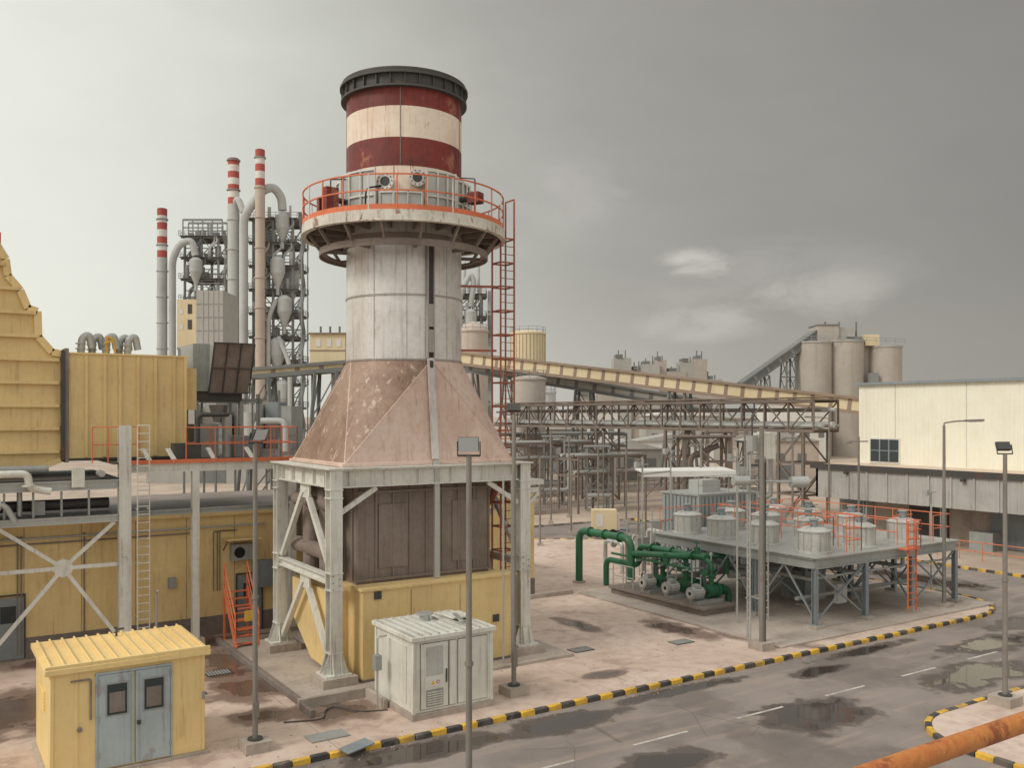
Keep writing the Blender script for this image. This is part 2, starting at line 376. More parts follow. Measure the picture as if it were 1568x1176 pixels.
# ------------------------------------------------------------------ exhaust stack
cx, cy = 15.22, 30.82; R = 2.13; CAM = 244
o = Obj('exhaust_chimney')
o.part('stack_shell')
o.revolve(cx, cy, [(R, 10.9), (R, 16.6)], 'silver', 96)
for z in (10.92, 13.2): o.arc(cx, cy, R, R+.03, z, z+.06, 'silver_dark', n=96)
for t in (CAM-30, CAM+2, CAM+45):
    T = math.radians(t); o.beam((cx+(R+.005)*math.cos(T), cy+(R+.005)*math.sin(T), 11), (cx+(R+.005)*math.cos(T), cy+(R+.005)*math.sin(T), 15), .02, .012, 'silver_dark', (math.cos(T), math.sin(T), 0))
o.revolve(cx, cy, [(R-.01, 16.6), (R-.01, 17.75)], 'cream', 96)
o.revolve(cx, cy, [(R, 17.75), (R, 18.75)], 'red', 96)
o.revolve(cx, cy, [(R, 18.75), (R, 19.85)], 'cream', 96)
o.revolve(cx, cy, [(R, 19.85), (R, 20.75), (R-.12, 20.76), (R-.12, 16)], 'red', 96)
for t in (CAM-4, CAM+70, CAM-80):
    T = math.radians(t); o.beam((cx+(R+.005)*math.cos(T), cy+(R+.005)*math.sin(T), 17.8), (cx+(R+.005)*math.cos(T), cy+(R+.005)*math.sin(T), 20.5), .03, .02, 'duct', (math.cos(T), math.sin(T), 0))
o.part('top_rim')
o.arc(cx, cy, R, R+.2, 20.5, 20.57, 'rim', n=96); o.arc(cx, cy, R, R+.1, 20.57, 20.95, 'dark', n=96)
o.arc(cx, cy, R-.1, R+.24, 20.95, 21.04, 'rim', n=96); o.arc(cx, cy, R-.02, R+.17, 21.04, 21.17, 'dark', n=96)
for i in range(28):
    T = math.radians(i*360/28); o.beam((cx+(R+.14)*math.cos(T), cy+(R+.14)*math.sin(T), 20.57), (cx+(R+.14)*math.cos(T), cy+(R+.14)*math.sin(T), 20.95), .03, .1, 'rim', (math.cos(T), math.sin(T), 0))
o.part('inspection_ports')
for t, zz in ((CAM-17, 17.15), (CAM+11, 17.3), (CAM+62, 17.1)):
    T = math.radians(t); c = Vector((math.cos(T), math.sin(T), 0)); b = Vector((cx, cy, zz))
    o.cyl(b+c*(R-.1), b+c*(R+.16), .25, 'cream', n=24); o.cyl(b+c*(R+.1), b+c*(R+.2), .31, 'silver', n=24)
    o.cyl(b+c*(R+.15), b+c*(R+.215), .17, 'dark', n=24)
    for k in range(10):
        a2 = k*math.tau/10; sd = Vector((-c.y, c.x, 0)); pp = b+c*(R+.2)+sd*.25*math.cos(a2)+Vector((0, 0, .25*math.sin(a2)))
        o.cyl(pp, pp+c*.03, .022, 'rim', n=6)
o.part('ring_platform'); zf = 15.8; RO = 3.68
o.arc(cx, cy, R+.02, RO, zf, zf+.05, 'dark', n=96)
o.arc(cx, cy, RO, RO+.05, zf-.28, zf+.06, 'ringw', n=96); o.arc(cx, cy, RO-.1, RO+.1, zf-.32, zf-.28, 'ringw', n=96)
o.arc(cx, cy, RO+.0, RO+.035, zf+.06, zf+.24, 'orange', n=96)
o.arc(cx, cy, 2.85, 3.1, zf-.9, zf-.84, 'duct', n=96); o.arc(cx, cy, 3.08, 3.12, zf-1.02, zf-.78, 'duct', n=96)
o.arc(cx, cy, R, R+.1, zf-.75, zf-.4, 'duct', n=96)
for i in range(16):
    T = math.radians(i*22.5+6); c = Vector((math.cos(T), math.sin(T), 0)); b = Vector((cx, cy, 0))
    o.beam(b+c*R+Vector((0, 0, zf-.14)), b+c*RO+Vector((0, 0, zf-.14)), .1, .24, 'duct')
    o.beam(b+c*3.05+Vector((0, 0, zf-.85)), b+c*3.55+Vector((0, 0, zf-.2)), .08, .1, 'duct')
    if i % 2: o.beam(b+c*R+Vector((0, 0, zf-.87)), b+c*3.1+Vector((0, 0, zf-.87)), .1, .12, 'duct')
o.part('platform_railing')
for i in range(24):
    T = math.radians(i*15); p = Vector((cx+(RO+.02)*math.cos(T), cy+(RO+.02)*math.sin(T), zf))
    o.cyl(p, p+Vector((0, 0, 1.25)), .026, 'orange' if i % 3 else 'white', n=8)
for h in (.68, 1.22): o.arc(cx, cy, RO-.005, RO+.04, zf+h, zf+h+.045, 'orange', n=72)
o.part('wind_screens')
for a0, a1, hh in ((CAM-64, CAM-24, 1.75), (CAM+18, CAM+46, 1.75), (CAM+48, CAM+72, 1.6), (CAM-100, CAM-66, 1.6), (CAM+90, CAM+150, 1.6), (CAM-20, CAM+14, .95)):
    o.arc(cx, cy, R+.32, R+.34, zf+.1, zf+hh, 'galv', a0, a1, 14)
    for k in range(4):
        T = math.radians(a0+(a1-a0)*k/3); p = (cx+(R+.38)*math.cos(T), cy+(R+.38)*math.sin(T))
        o.beam((p[0], p[1], zf+.05), (p[0], p[1], zf+hh+.04), .06, .06, 'white')
    for h in (.1, hh*.5, hh): o.arc(cx, cy, R+.34, R+.4, zf+h-.05, zf+h+.02, 'white', a0, a1, 14)
o.part('instrument_boxes')
for t, z0, w in ((CAM-58, 16.6, .36), (CAM-68, 16.3, .3), (CAM+55, 16.75, .4)):
    T = math.radians(t); c = Vector((cx+3.05*math.cos(T), cy+3.05*math.sin(T), z0)); d = Vector((math.cos(T), math.sin(T), 0))
    o.beam(c-d*.22, c+d*.25, w, .8 if t < CAM else .38, 'red'); o.cyl(c-d*.6, c-d*.2, .1, 'dark')
    o.beam(c-Vector((0, 0, .8)), c-Vector((0, 0, .2)), .06, .06, 'dark')
    o.pipe([c+Vector((0, 0, .2)), c+Vector((0, 0, .7)), c-d*.6+Vector((0, 0, .8))], .025, 'dark', 6)
o.pipe([(cx+2.9*math.cos(math.radians(CAM-28)), cy+2.9*math.sin(math.radians(CAM-28)), 15.9), (cx+2.9*math.cos(math.radians(CAM-27)), cy+2.9*math.sin(math.radians(CAM-27)), 16.8), (cx+2.3*math.cos(math.radians(CAM-20)), cy+2.3*math.sin(math.radians(CAM-20)), 17.0)], .03, 'black', 6, .2)
o.part('transition_hood')
hx0, hx1, hy0, hy1, hz = 11.85, 18.45, 28.45, 33.35, 7.35
cor = [(hx1, hy1, hz), (hx0, hy1, hz), (hx0, hy0, hz), (hx1, hy0, hz)]
N = 16
for q in range(4):
    mc = 'hood_brown' if q in (1, 2) else 'hood'; mt = 'hood_brown' if q == 1 else 'hood'
    vs = [cor[q]]
    for k in range(N+1):
        T = math.radians(q*90+90*k/N); vs.append((cx+R*math.cos(T), cy+R*math.sin(T), 10.92))
    o.add(vs, [(0, k, k+1) for k in range(1, N+1)], mc, True)
    T = math.radians(q*90+90); tp = (cx+R*math.cos(T), cy+R*math.sin(T), 10.92)
    o.add([cor[q], tp, cor[(q+1) % 4]], [(0, 1, 2)], mt)
    T0 = math.radians(q*90); o.cyl(cor[q], (cx+R*math.cos(T0), cy+R*math.sin(T0), 10.92), .022, 'hood', n=6)
    o.cyl(cor[q], tp, .022, 'hood', n=6)
    A_, B_ = Vector(cor[q]), Vector(cor[(q+1) % 4]); o.cyl(A_, B_, .05, 'hood', n=6)
o.box(hx0-.12, hx1+.12, hy0-.12, hy1+.12, 7.26, 7.36, 'hood')
o.part('cable_tray')
T = math.radians(268); tx, ty = cx+(R+.05)*math.cos(T), cy+(R+.05)*math.sin(T)
o.box(tx-.1, tx+.1, ty-.03, ty+.03, 11.0, 15.0, 'dark'); o.box(tx-.14, tx-.1, ty-.12, ty+.03, 11.0, 15.0, 'silver_dark'); o.box(tx+.1, tx+.14, ty-.12, ty+.03, 11.0, 15.0, 'silver_dark')
for zz in (11.2, 12.1): o.box(tx-.12, tx+.12, ty-.13, ty-.1, zz, zz+.8, 'silver_dark')
o.beam((tx, ty-.05, 11.0), (tx+.05, hy0-.14, 7.45), .24, .1, 'silver', (0, -1, .5))
o.beam((tx+.0, ty-.12, 10.9), (tx+.03, hy0+.36, 9.2), .12, .1, 'dark', (0, -1, .5))
o.beam((tx+.05, hy0-.22, 7.4), (tx+.05, hy0-.22, 3.3), .2, .1, 'galv', (0, 1, 0))
o.part('access_ladder')
ux, uy = 18.5, 29.1
for k in ((-.3, -.3), (.3, -.3), (.3, .3), (-.3, .3)): o.beam((ux+k[0], uy+k[1], .3), (ux+k[0], uy+k[1], 17.0 if k[0] > 0 else 15.8), .05, .05, 'ladderred')
z = .6
while z < 15.7:
    o.cyl((ux-.3, uy-.3, z), (ux+.3, uy-.3, z), .016, 'ladderred', n=6); z += .3
z = 1.2
while z < 16:
    for (p, q) in (((-.3, -.3), (.3, -.3)), ((.3, -.3), (.3, .3)), ((.3, .3), (-.3, .3)), ((-.3, .3), (-.3, -.3))):
        o.beam((ux+p[0], uy+p[1], z), (ux+q[0], uy+q[1], z), .02, .06, 'ladderred')
    z += .9
for z in (8.2, 11.4, 13.8): o.beam((ux-.3, uy, z), (ux-1.7, uy+.6, z), .07, .08, 'ladderred')
for k in (-.3, .3): o.cyl((ux+.3, uy+k, 16), (ux+.3, uy+k, 17.1), .03, 'orange', n=8)
o.cyl((ux+.3, uy-.3, 17.1), (ux+.3, uy+.3, 17.1), .03, 'orange', n=8)
o.part('support_frame')
fx0, fx1, fy0, fy1 = 11.4, 18.8, 28.25, 33.5; zt = 7.25
o.box(fx0-.3, fx1+.3, fy0-.3, fy0+.3, zt-.05, zt, 'white'); o.box(fx0-.3, fx1+.3, fy1-.3, fy1+.3, zt-.05, zt, 'white')
o.box(fx0-.3, fx0+.3, fy0+.3, fy1-.3, zt-.05, zt, 'white'); o.box(fx1-.3, fx1+.3, fy0+.3, fy1-.3, zt-.05, zt, 'white')
for y in (fy0, fy1): o.ibeam((fx0+.24, y, zt-.36), (fx1-.24, y, zt-.36), .3, .6, 'white')
for x in (fx0, fx1): o.ibeam((x, fy0+.24, zt-.36), (x, fy1-.24, zt-.36), .3, .6, 'white')
for x in (fx0+.5+i*1.28 for i in range(6)): o.box(x-.012, x+.012, fy0-.145, fy0-.03, zt-.62, zt-.1, 'white')
for y in (fy0+.5+i*1.05 for i in range(5)): o.box(fx0-.145, fx0-.03, y-.012, y+.012, zt-.62, zt-.1, 'white')
for x in (fx0, fx1):
    for y in (fy0, fy1):
        o.ibeam((x, y, .55), (x, y, zt-.05), .42, .46, 'white', (0, 1, 0), .045)
        for z in (zt-.72, zt-1.0, 3.8, 3.25, 1.2): o.box(x-.24, x+.24, y-.25, y+.25, z, z+.03, 'white')
        for k in range(5): o.cyl((x-.12+.08*(k % 2)*3, y-.235, 3.3+k*.11), (x-.12+.08*(k % 2)*3, y-.25, 3.3+k*.11), .02, 'dark', n=6)
        o.box(x-.45, x+.45, y-.45, y+.45, .5, .56, 'white')
        for s1, s2 in ((1, 0), (-1, 0), (0, 1), (0, -1)):
            for off in (-.14, .14):
                if s1: o.prismy([(x+s1*.2, .56), (x+s1*.44, .56), (x+s1*.2, 1.3)][::s1], y+off-.012, y+off+.012, 'white')
                else: o.beam((x+off, y+s2*.36, .5), (x+off, y+s2*.2, 1.25), .025, .12, 'white', (0, 1, 0))
        o.box(x-.6, x+.6, y-.6, y+.6, .1, .5, 'conc')
def vbrace(x, ya, yb, zlo, zhi):
    ym = (ya+yb)/2
    o.beam((x, ym-.15, zhi-.25), (x, ya+.25, zlo+.1), .17, .18, 'white'); o.beam((x, ym+.15, zhi-.25), (x, yb-.25, zlo+.1), .17, .18, 'white')
    o.box(x-.03, x+.03, ym-.45, ym+.45, zhi-.5, zhi, 'white')
for x in (fx0, fx1):
    o.ibeam((x, fy0+.22, 3.55), (x, fy1-.22, 3.55), .26, .3, 'white')
    vbrace(x, fy0, fy1, 3.7, zt-.66); vbrace(x, fy0, fy1, .65, 3.42)
for y in (fy0, fy1):
    for x, s1 in ((fx0, 1), (fx1, -1)): o.beam((x+s1*.2, y, 5.75), (x+s1*1.5, y, zt-.7), .12, .16, 'white')
o.part('exhaust_duct')
o.box(12.5, 17.75, 28.95, 33.1, 3.2, 7.2, 'duct')
for x in (12.52+i*.65 for i in range(9)): o.box(x, x+.06, 28.89, 28.948, 3.3, 7.15, 'duct')
for x in (13.3, 16.2): o.box(x, x+1.1, 28.9, 28.94, 3.7, 5.9, 'duct')
for y in (29.2+i*.75 for i in range(6)): o.box(12.44, 12.498, y, y+.08, 3.3, 7.15, 'duct')
for z in (3.3, 6.3): o.box(12.4, 17.85, 28.84, 28.885, z, z+.08, 'duct')
o.box(13.2, 17, 33.1, 38, 3.4, 6.4, 'duct')
for zz in (3.7, 5.4): o.pipe([(11.9, 33.0, zz+.5), (11.9, 29.6, zz+.5)], .28, 'duct', 14)
o.pipe([(12.0, 31.8, 3.3), (12.0, 31.8, 6.3), (12.0, 30.2, 6.3), (12.0, 30.2, 3.3)], .33, 'duct', 16, .9)
o.part('base_enclosure')
o.box(12.2, 18.1, 27.75, 32.6, .1, 3.2, 'yellow')
for x in (13.95, 15.85): o.box(x, x+.02, 27.742, 27.75, .2, 3.1, 'duct')
for x, z in ((17.2, 1.6), (12.6, 2.9)): o.box(x, x+.25, 27.7, 27.75, z, z+.25, 'dark')
o.box(12.12, 18.18, 27.67, 28.5, 3.2, 3.28, 'yellow'); o.box(12.15, 18.13, 27.7, 32.6, .1, .3, 'concdark')
o.add([(11.65, 29.0, 3.0), (11.65, 32.9, 3.0), (11.65, 32.9, 1.6), (11.65, 31.0, .4), (11.65, 29.0, .3), (12.2, 29.0, 3.0), (12.2, 32.9, 3.0), (12.2, 32.9, 1.6), (12.2, 31.0, .4), (12.2, 29.0, .3)],
      [(0, 1, 2, 3, 4), (0, 4, 9, 5), (0, 5, 6, 1), (1, 6, 7, 2), (2, 7, 8, 3), (3, 8, 9, 4)], 'yellow')
o.box(18.95, 20.3, 29.0, 31.2, 6.3, 6.5, 'white'); o.box(18.95, 20.1, 29.05, 31.15, 6.0, 6.2, 'white'); o.beam((19.05, 29.1, 5.0), (20.1, 29.1, 6.0), .12, .12, 'white')
o.beam((19.05, 31.1, 5.0), (20.1, 31.1, 6.0), .12, .12, 'white')
o.rail([(17.9, 29.2, 3.25), (17.9, 32.4, 3.25)], 1.1, 'orange'); o.beam((17.0, 30.5, 3.3), (18.4, 28.8, 6.7), .06, .2, 'ladderred')
for k in (0, .35): o.cyl((17.3+k, 27.2, .15), (17.3+k, 27.2, 6.9), .035, 'galv', n=8)
o.done()
o = Obj('foundation_slab'); o.box(9.9, 20.2, 26.9, 36.0, .05, .22, 'conc'); o.box(9.7, 9.9, 26.9, 36.2, .05, .3, 'concdark')
o.box(9.6, 11.9, 26.55, 26.7, .1, .42, 'conc'); o.box(11.75, 11.9, 25.2, 26.55, .1, .42, 'conc'); o.box(9.6, 9.75, 25.6, 26.55, .1, .35, 'concdark'); o.done(.02)
o = Obj('drain_cover')
for x, y in ((6.8, 29.6), (8.2, 31.5), (20.5, 27.2), (24.5, 26)):
    o.box(x, x+.9, y, y+.6, .1, .14, 'dark')
    for k in range(8): o.box(x+.05+k*.1, x+.1+k*.1, y+.05, y+.55, .14, .152, 'grey')
o.done()
o = Obj('hose')
o.pipe([(11.8, 25, .15), (11.0, 25.3, .15), (10.6, 26.2, .15), (10.2, 26.0, .15), (9.9, 25.2, .15), (8.8, 25.6, .15)], .02, 'dark', 6, .4); o.done()

# ------------------------------------------------------------------ turbine building
o = Obj('turbine_building'); wy = 37.4
o.part('walls'); o.box(-22, 25.6, wy, 46, .9, 4.95, 'yellow'); o.box(-22.02, 25.62, wy-.03, 46.02, .05, .9, 'concdark')
x = -21.5
while x < 25.5:
    o.box(x, x+.02, wy-.008, wy-.0, .92, 4.9, 'duct'); x += 1.9
o.part('roof'); o.box(-22.15, 25.75, wy-.18, 46.15, 4.95, 5.1, 'yellow'); o.box(-22.1, 25.7, wy-.1, 46, 5.1, 5.16, 'duct')
o.part('doors')
for x in (2.2, 10.9):
    o.box(x, x+1.0, wy-.06, wy-.032, .2, 2.4, 'bluegrey'); o.box(x-.06, x, wy-.08, wy-.031, .2, 2.46, 'dark'); o.box(x+1, x+1.06, wy-.08, wy-.031, .2, 2.46, 'dark'); o.box(x-.06, x+1.06, wy-.08, wy-.031, 2.46, 2.52, 'dark')
    o.box(x+.25, x+.75, wy-.07, wy-.061, 1.5, 2.1, 'glass')
o.box(10.6, 11.45, wy-.4, wy, 3.1, 3.75, 'grey'); o.cyl((10.9, wy-.42, 3.42), (10.9, wy-.39, 3.42), .22, 'black', n=20)
o.box(10.3, 11.7, wy-.75, wy, 3.95, 4.02, 'yellow'); o.beam((10.35, wy-.7, 3.98), (10.35, wy, 3.5), .03, .03, 'dark')
o.part('wall_conduits')
for x in (9.95, 10.1, 10.2): o.pipe([(x, wy-.06, 1.9), (x, wy-.06, 4.3), (x+.7, wy-.06, 4.3)], .025, 'duct', 6)
for x in (3.0, 3.12, 5.2): o.pipe([(x, wy-.06, .3), (x, wy-.06, 4.6)], .03, 'duct', 6)
o.pipe([(-4, wy-.12, 4.5), (12, wy-.12, 4.5)], .04, 'galv', 8); o.pipe([(-4, wy-.12, 4.3), (9, wy-.12, 4.3)], .03, 'duct', 8)
o.box(11.5, 12.3, wy-.3, wy-.03, 1.9, 3.0, 'bluegrey'); o.box(8.2, 8.5, wy-.15, wy-.001, 2.2, 2.6, 'grey')
o.part('roof_gear')
for x in (21.5, 23.5): o.box(x, x+1.2, 39, 40.5, 5.16, 6.0, 'grey'); o.cyl((x+.6, 39.7, 6), (x+.6, 39.7, 6.5), .3, 'galv')
o.done()

o = Obj('turbine_deck'); dy = 36.2
o.part('steelwork')
o.ibeam((6.2, dy, 7.0), (13.0, dy, 7.0), .2, .34, 'white'); o.box(6.2, 13.0, dy-.14, dy-.11, 7.15, 7.3, 'orange')
o.box(6.0, 13.0, dy-.1, 43, 7.17, 7.22, 'dark')
o.ibeam((-14, dy, 6.45), (6.2, dy, 6.45), .22, .34, 'galv'); o.ibeam((-14, dy, 5.2), (6.2, dy, 5.2), .18, .26, 'galv')
o.ibeam((6.2, dy, 5.3), (13, dy, 5.3), .14, .2, 'grey')
o.box(-14, 6.2, dy, 42, 6.62, 6.68, 'dark'); o.box(-14, 6.0, dy+.1, 37.3, 5.34, 5.38, 'dark')
for x in (-6.5, -2.2, 2.0): o.ibeam((x, dy, .2), (x, dy, 6.3), .25, .28, 'white', (0, 1, 0))
o.ibeam((6.4, dy, .2), (6.4, dy, 8.6), .42, .36, 'white', (0, 1, 0)); o.beam((6.4, dy-.19, .5), (6.4, dy-.19, 8.5), .2, .01, 'white', (0, 1, 0))
for x in (8.95, 12.8): o.ibeam((x, dy, .2), (x, dy, 6.85), .26, .28, 'white', (0, 1, 0)); o.box(x-.3, x+.3, dy-.3, dy+.3, .1, .4, 'conc')
for x0, x1 in ((-2.2, 2.0), (2.0, 6.4)):
    xm = (x0+x1)/2+.15; zm = 3.5
    o.beam((x0+.12, dy, zm), (xm-.3, dy, zm), .1, .14, 'white'); o.beam((xm+.3, dy, zm), (x1-.2, dy, zm), .1, .14, 'white')
    for x, z in ((x0+.3, 5.05), (x1-.35, 5.05), (x1-.35, 1.0), (x0+.3, 1.0)):
        d = Vector((x-xm, 0, z-zm)).normalized(); o.beam((xm+d.x*.25, dy, zm+d.z*.25), (x, dy, z), .1, .13, 'white')
    o.cyl((xm, dy-.03, zm), (xm, dy+.03, zm), .34, 'white', n=8, smooth=False)
for x in (-3, -1.2, 0.5, 3.4, 5.0): o.ibeam((x, dy+.1, 6.45), (x, 41, 6.45), .15, .24, 'grey')
for i in range(9): o.beam((-2+i*.9, dy+.05, 5.35), (-2+i*.9, dy+.05, 6.25), .07, .07, 'grey')
o.part('railings')
o.rail([(5.3, dy-.05, 7.25), (6.9, dy-.05, 7.25)], 1.3, 'orange', .5, .022); o.rail([(8.6, dy-.05, 7.25), (13.0, dy-.05, 7.25), (13, 40, 7.25)], 1.25, 'orange', 1.0, .022)
o.rail([(9.0, 38, 7.25), (13.0, 38, 7.25)], 1.25, 'orange', 1.0, .022)
for i, x in enumerate((7.3, 8.2, 9.7, 11.2)): o.beam((x, dy-.1, 7.2), (x-.2, dy+.3, 7.7), .2, .05, 'whitebox')
o.part('column_ladder'); o.ladder(7.0, dy-.35, .6, 8.6, .42, 0, -1, 'white')
for z in (1.5, 3.5, 5.5, 7): o.beam((6.8, dy-.35, z), (6.8, dy, z), .05, .05, 'white'); o.beam((7.2, dy-.35, z), (7.2, dy, z), .05, .05, 'white')
o.part('pipework')
o.pipe([(-5, dy-.5, 6.95), (3.2, dy-.5, 6.95), (3.2, dy-.5, 6.45), (3.9, dy-.5, 6.3)], .13, 'whitebox', 14); o.cyl((3.2, dy-.5, 6.5), (3.2, dy-.5, 6.56), .22, 'whitebox')
o.pipe([(-5, dy-.45, 5.9), (2.5, dy-.45, 5.9), (2.8, dy-.45, 5.3)], .1, 'galv', 12); o.cyl((2.3, dy-.45, 5.9), (2.36, dy-.45, 5.9), .19, 'galv')
for i in range(5): o.pipe([(-3+i*1.5, dy+.4, 5.4), (-3+i*1.5, dy+.4, 6.3)], .09, 'galv'); o.box(-2.6+i*1.5, -2.2+i*1.5, dy+.3, dy+.7, 5.4, 5.9, ('grey', 'dark')[i % 2])
o.pipe([(-5, dy+.9, 5.7), (6, dy+.9, 5.7)], .2, 'dark'); o.pipe([(-5, dy+1.2, 7.0), (4, dy+1.2, 7.0)], .15, 'grey')
o.box(4.6, 5.0, dy-.4, dy-.2, 6.4, 7.1, 'whitebox'); o.cyl((5.6, dy-.2, 6.85), (5.6, dy+.4, 6.85), .12, 'galv')
o.pipe([(7.4, 35.6, .2), (7.4, 35.6, 2.4), (7.4, 35.4, 2.5)], .04, 'galv', 8)
o.part('deck_equipment')
o.box(9.6, 10.6, 39, 40.3, 7.22, 8.6, 'grey'); o.box(11.2, 12.3, 38.5, 39.6, 7.22, 8.1, 'bluegrey'); o.cyl((10.9, 38.8, 7.2), (10.9, 38.8, 9.0), .2, 'galv')
o.box(8.2, 9.2, 36.3, 36.9, 7.22, 7.9, 'dark'); o.pipe([(9.3, 37.2, 7.3), (9.3, 37.2, 9.0), (10.5, 37.2, 9.0), (10.5, 39, 9.0)], .09, 'dark')
for x in (9.3, 9.6, 10.3, 11.9, 12.5): o.cyl((x, 40.5, 7.2), (x, 40.5, 9.8+random.random()), .04, 'grey', n=8)
o.ibeam((9.2, 40, 9.6), (12.8, 40, 9.6), .15, .2, 'grey')
for x in (9.4, 12.6): o.ibeam((x, 40, 7.2), (x, 40, 9.9), .15, .15, 'grey')
o.done()

o = Obj('turbine_intake_house')
o.part('enclosure'); o.box(4.75, 9.05, 38, 42, 7.35, 11.3, 'yellow')
for x in (5.3, 5.95, 6.5, 7.15, 7.8, 8.5): o.box(x, x+.1, 37.88, 38, 7.4, 11.25, 'yellow')
o.box(4.7, 9.1, 37.93, 42.05, 11.3, 11.36, 'yellow2'); o.box(4.7, 9.1, 37.96, 42.04, 7.25, 7.35, 'dark')
for y in (38.8, 39.8, 40.8): o.box(9.05, 9.13, y, y+.1, 7.4, 11.25, 'yellow')
o.box(9.05, 9.6, 38.6, 40.5, 9.2, 10.9, 'yellow'); o.box(4.62, 4.75, 37.9, 42.1, 7.2, 11.5, 'duct')
o.box(4.5, 4.62, 37.86, 42.0, 7.3, 11.4, 'dark')
o.box(8.95, 9.05, 37.93, 37.995, 7.4, 11.3, 'yellow2')
o.part('diffuser')
prof = [(4.5, 7.3), (4.5, 11.3), (4.2, 11.35), (3.75, 11.9), (3.72, 12.85), (3.4, 12.95), (3.15, 13.6), (2.75, 14.1), (2.68, 14.7), (2.45, 15.1), (1.9, 16.3), (-1, 20), (-8, 20), (-8, 5.9), (0.5, 5.95), (2.6, 6.55)]
o.prismy(prof[::-1], 38.2, 42, 'yellow')
def width_at(z):
    e = prof[1:12]
    for (x0_, z0_), (x1_, z1_) in zip(e[:-1], e[1:]):
        if z0_ <= z <= z1_: return x0_+(x1_-x0_)*(z-z0_)/(z1_-z0_)
    return 4.5
z = 6.7
while z < 18:
    xe = width_at(z) if z > 11.3 else (4.5 if z > 7.3 else 2.8); o.box(-8, xe-.06, 38.0, 38.2, z, z+.12, 'yellow'); z += .86
for (a, b) in zip(prof[1:11], prof[2:12]): o.beam((a[0], 38.12, a[1]), (b[0], 38.12, b[1]), .26, .09, 'yellow2', (0, 1, 0))
o.beam((4.5, 38.1, 7.3), (2.6, 38.1, 6.55), .2, .1, 'yellow2', (0, 1, 0)); o.beam((2.6, 38.1, 6.55), (.5, 38.1, 5.95), .2, .1, 'yellow2', (0, 1, 0))
o.cyl((2.5, 38.4, 15), (2.5, 38.4, 15.7), .05, 'orange', n=8)
o.part('roof_vents')
for i, x in enumerate((5.3, 5.75, 6.2, 6.75, 7.0)):
    o.pipe([(x, 39+.4*(i % 2), 11.3), (x+.05, 39+.4*(i % 2), 12.0), (x+.3, 39+.4*(i % 2), 12.15), (x+.4, 39+.4*(i % 2), 11.6)], .14, 'galv', 12, .3)
    for k in (11.55, 11.75): o.cyl((x, 39+.4*(i % 2), k), (x, 39+.4*(i % 2), k+.04), .19, 'galv')
o.pipe([(6.2, 38.7, 11.3), (6.2, 38.7, 12.1), (6.5, 38.7, 11.9)], .04, 'kyellow', 8); o.pipe([(6.5, 38.6, 11.3), (6.4, 38.6, 11.9), (6.1, 38.6, 11.8)], .04, 'kyellow', 8)
o.done()

o = Obj('ventilation_hopper')
o.prism([(9.7, 39.6), (11.9, 39.6), (11.9, 41.8), (9.7, 41.8)], 10.0, 12.0, 'grey')
o.box(9.8, 11.8, 39.7, 41.7, 9.6, 10.0, 'dark')
o.add([(10.3, 39.55, 9.9), (12.0, 39.55, 9.9), (12.1, 38.9, 12.05), (10.4, 38.9, 12.05)], [(0, 1, 2, 3)], 'duct')
o.add([(10.3, 39.6, 9.9), (10.4, 38.9, 12.05), (10.4, 39.6, 12.05)], [(0, 1, 2)], 'grey'); o.add([(12.0, 39.6, 9.9), (12.1, 38.9, 12.05), (12.1, 39.6, 12.05)], [(0, 1, 2)], 'grey')
for i in range(3):
    t = i/2; o.beam((10.35, 39.5-.65*t, 9.92+2.1*t), (12.0, 39.5-.65*t, 9.92+2.1*t), .07, .04, 'dark')
for i in range(4):
    t = i/3*1.7; o.beam((10.33+t, 39.5, 9.92), (10.4+t, 38.86, 12.02), .05, .04, 'dark')
for x in (9.9, 11.8):
    for y in (39.8, 41.6): o.beam((x, y, 7.2), (x, y, 9.7), .14, .14, 'grey')
o.done()

o = Obj('orange_access_stairs')
for x in (10.0, 10.9): o.beam((x, 34.4, .2), (x, 36.0, 2.2), .05, .2, 'orange')
for i in range(8): o.box(10.02, 10.88, 34.5+i*.2, 34.7+i*.2, .3+i*.25, .33+i*.25, 'orange')
for x in (10.0, 10.9):
    o.cyl((x, 34.5, .2), (x, 34.5, 1.5), .03, 'orange', n=8); o.cyl((x, 36.0, 2.2), (x, 36.0, 3.2), .03, 'orange', n=8)
    o.cyl((x, 34.5, 1.4), (x, 36.0, 3.2), .03, 'orange', n=8); o.cyl((x, 34.5, .9), (x, 36.0, 2.7), .025, 'orange', n=8)
    o.beam((x, 36.0, .2), (x, 36.0, 2.2), .07, .07, 'orange')
for z in (.9, 1.3, 1.7): o.beam((10.05, 34.38, z), (10.85, 34.38, z), .03, .05, 'orange')
o.box(10.3, 10.6, 34.33, 34.355, 1.2, 1.6, 'kyellow')
o.done()

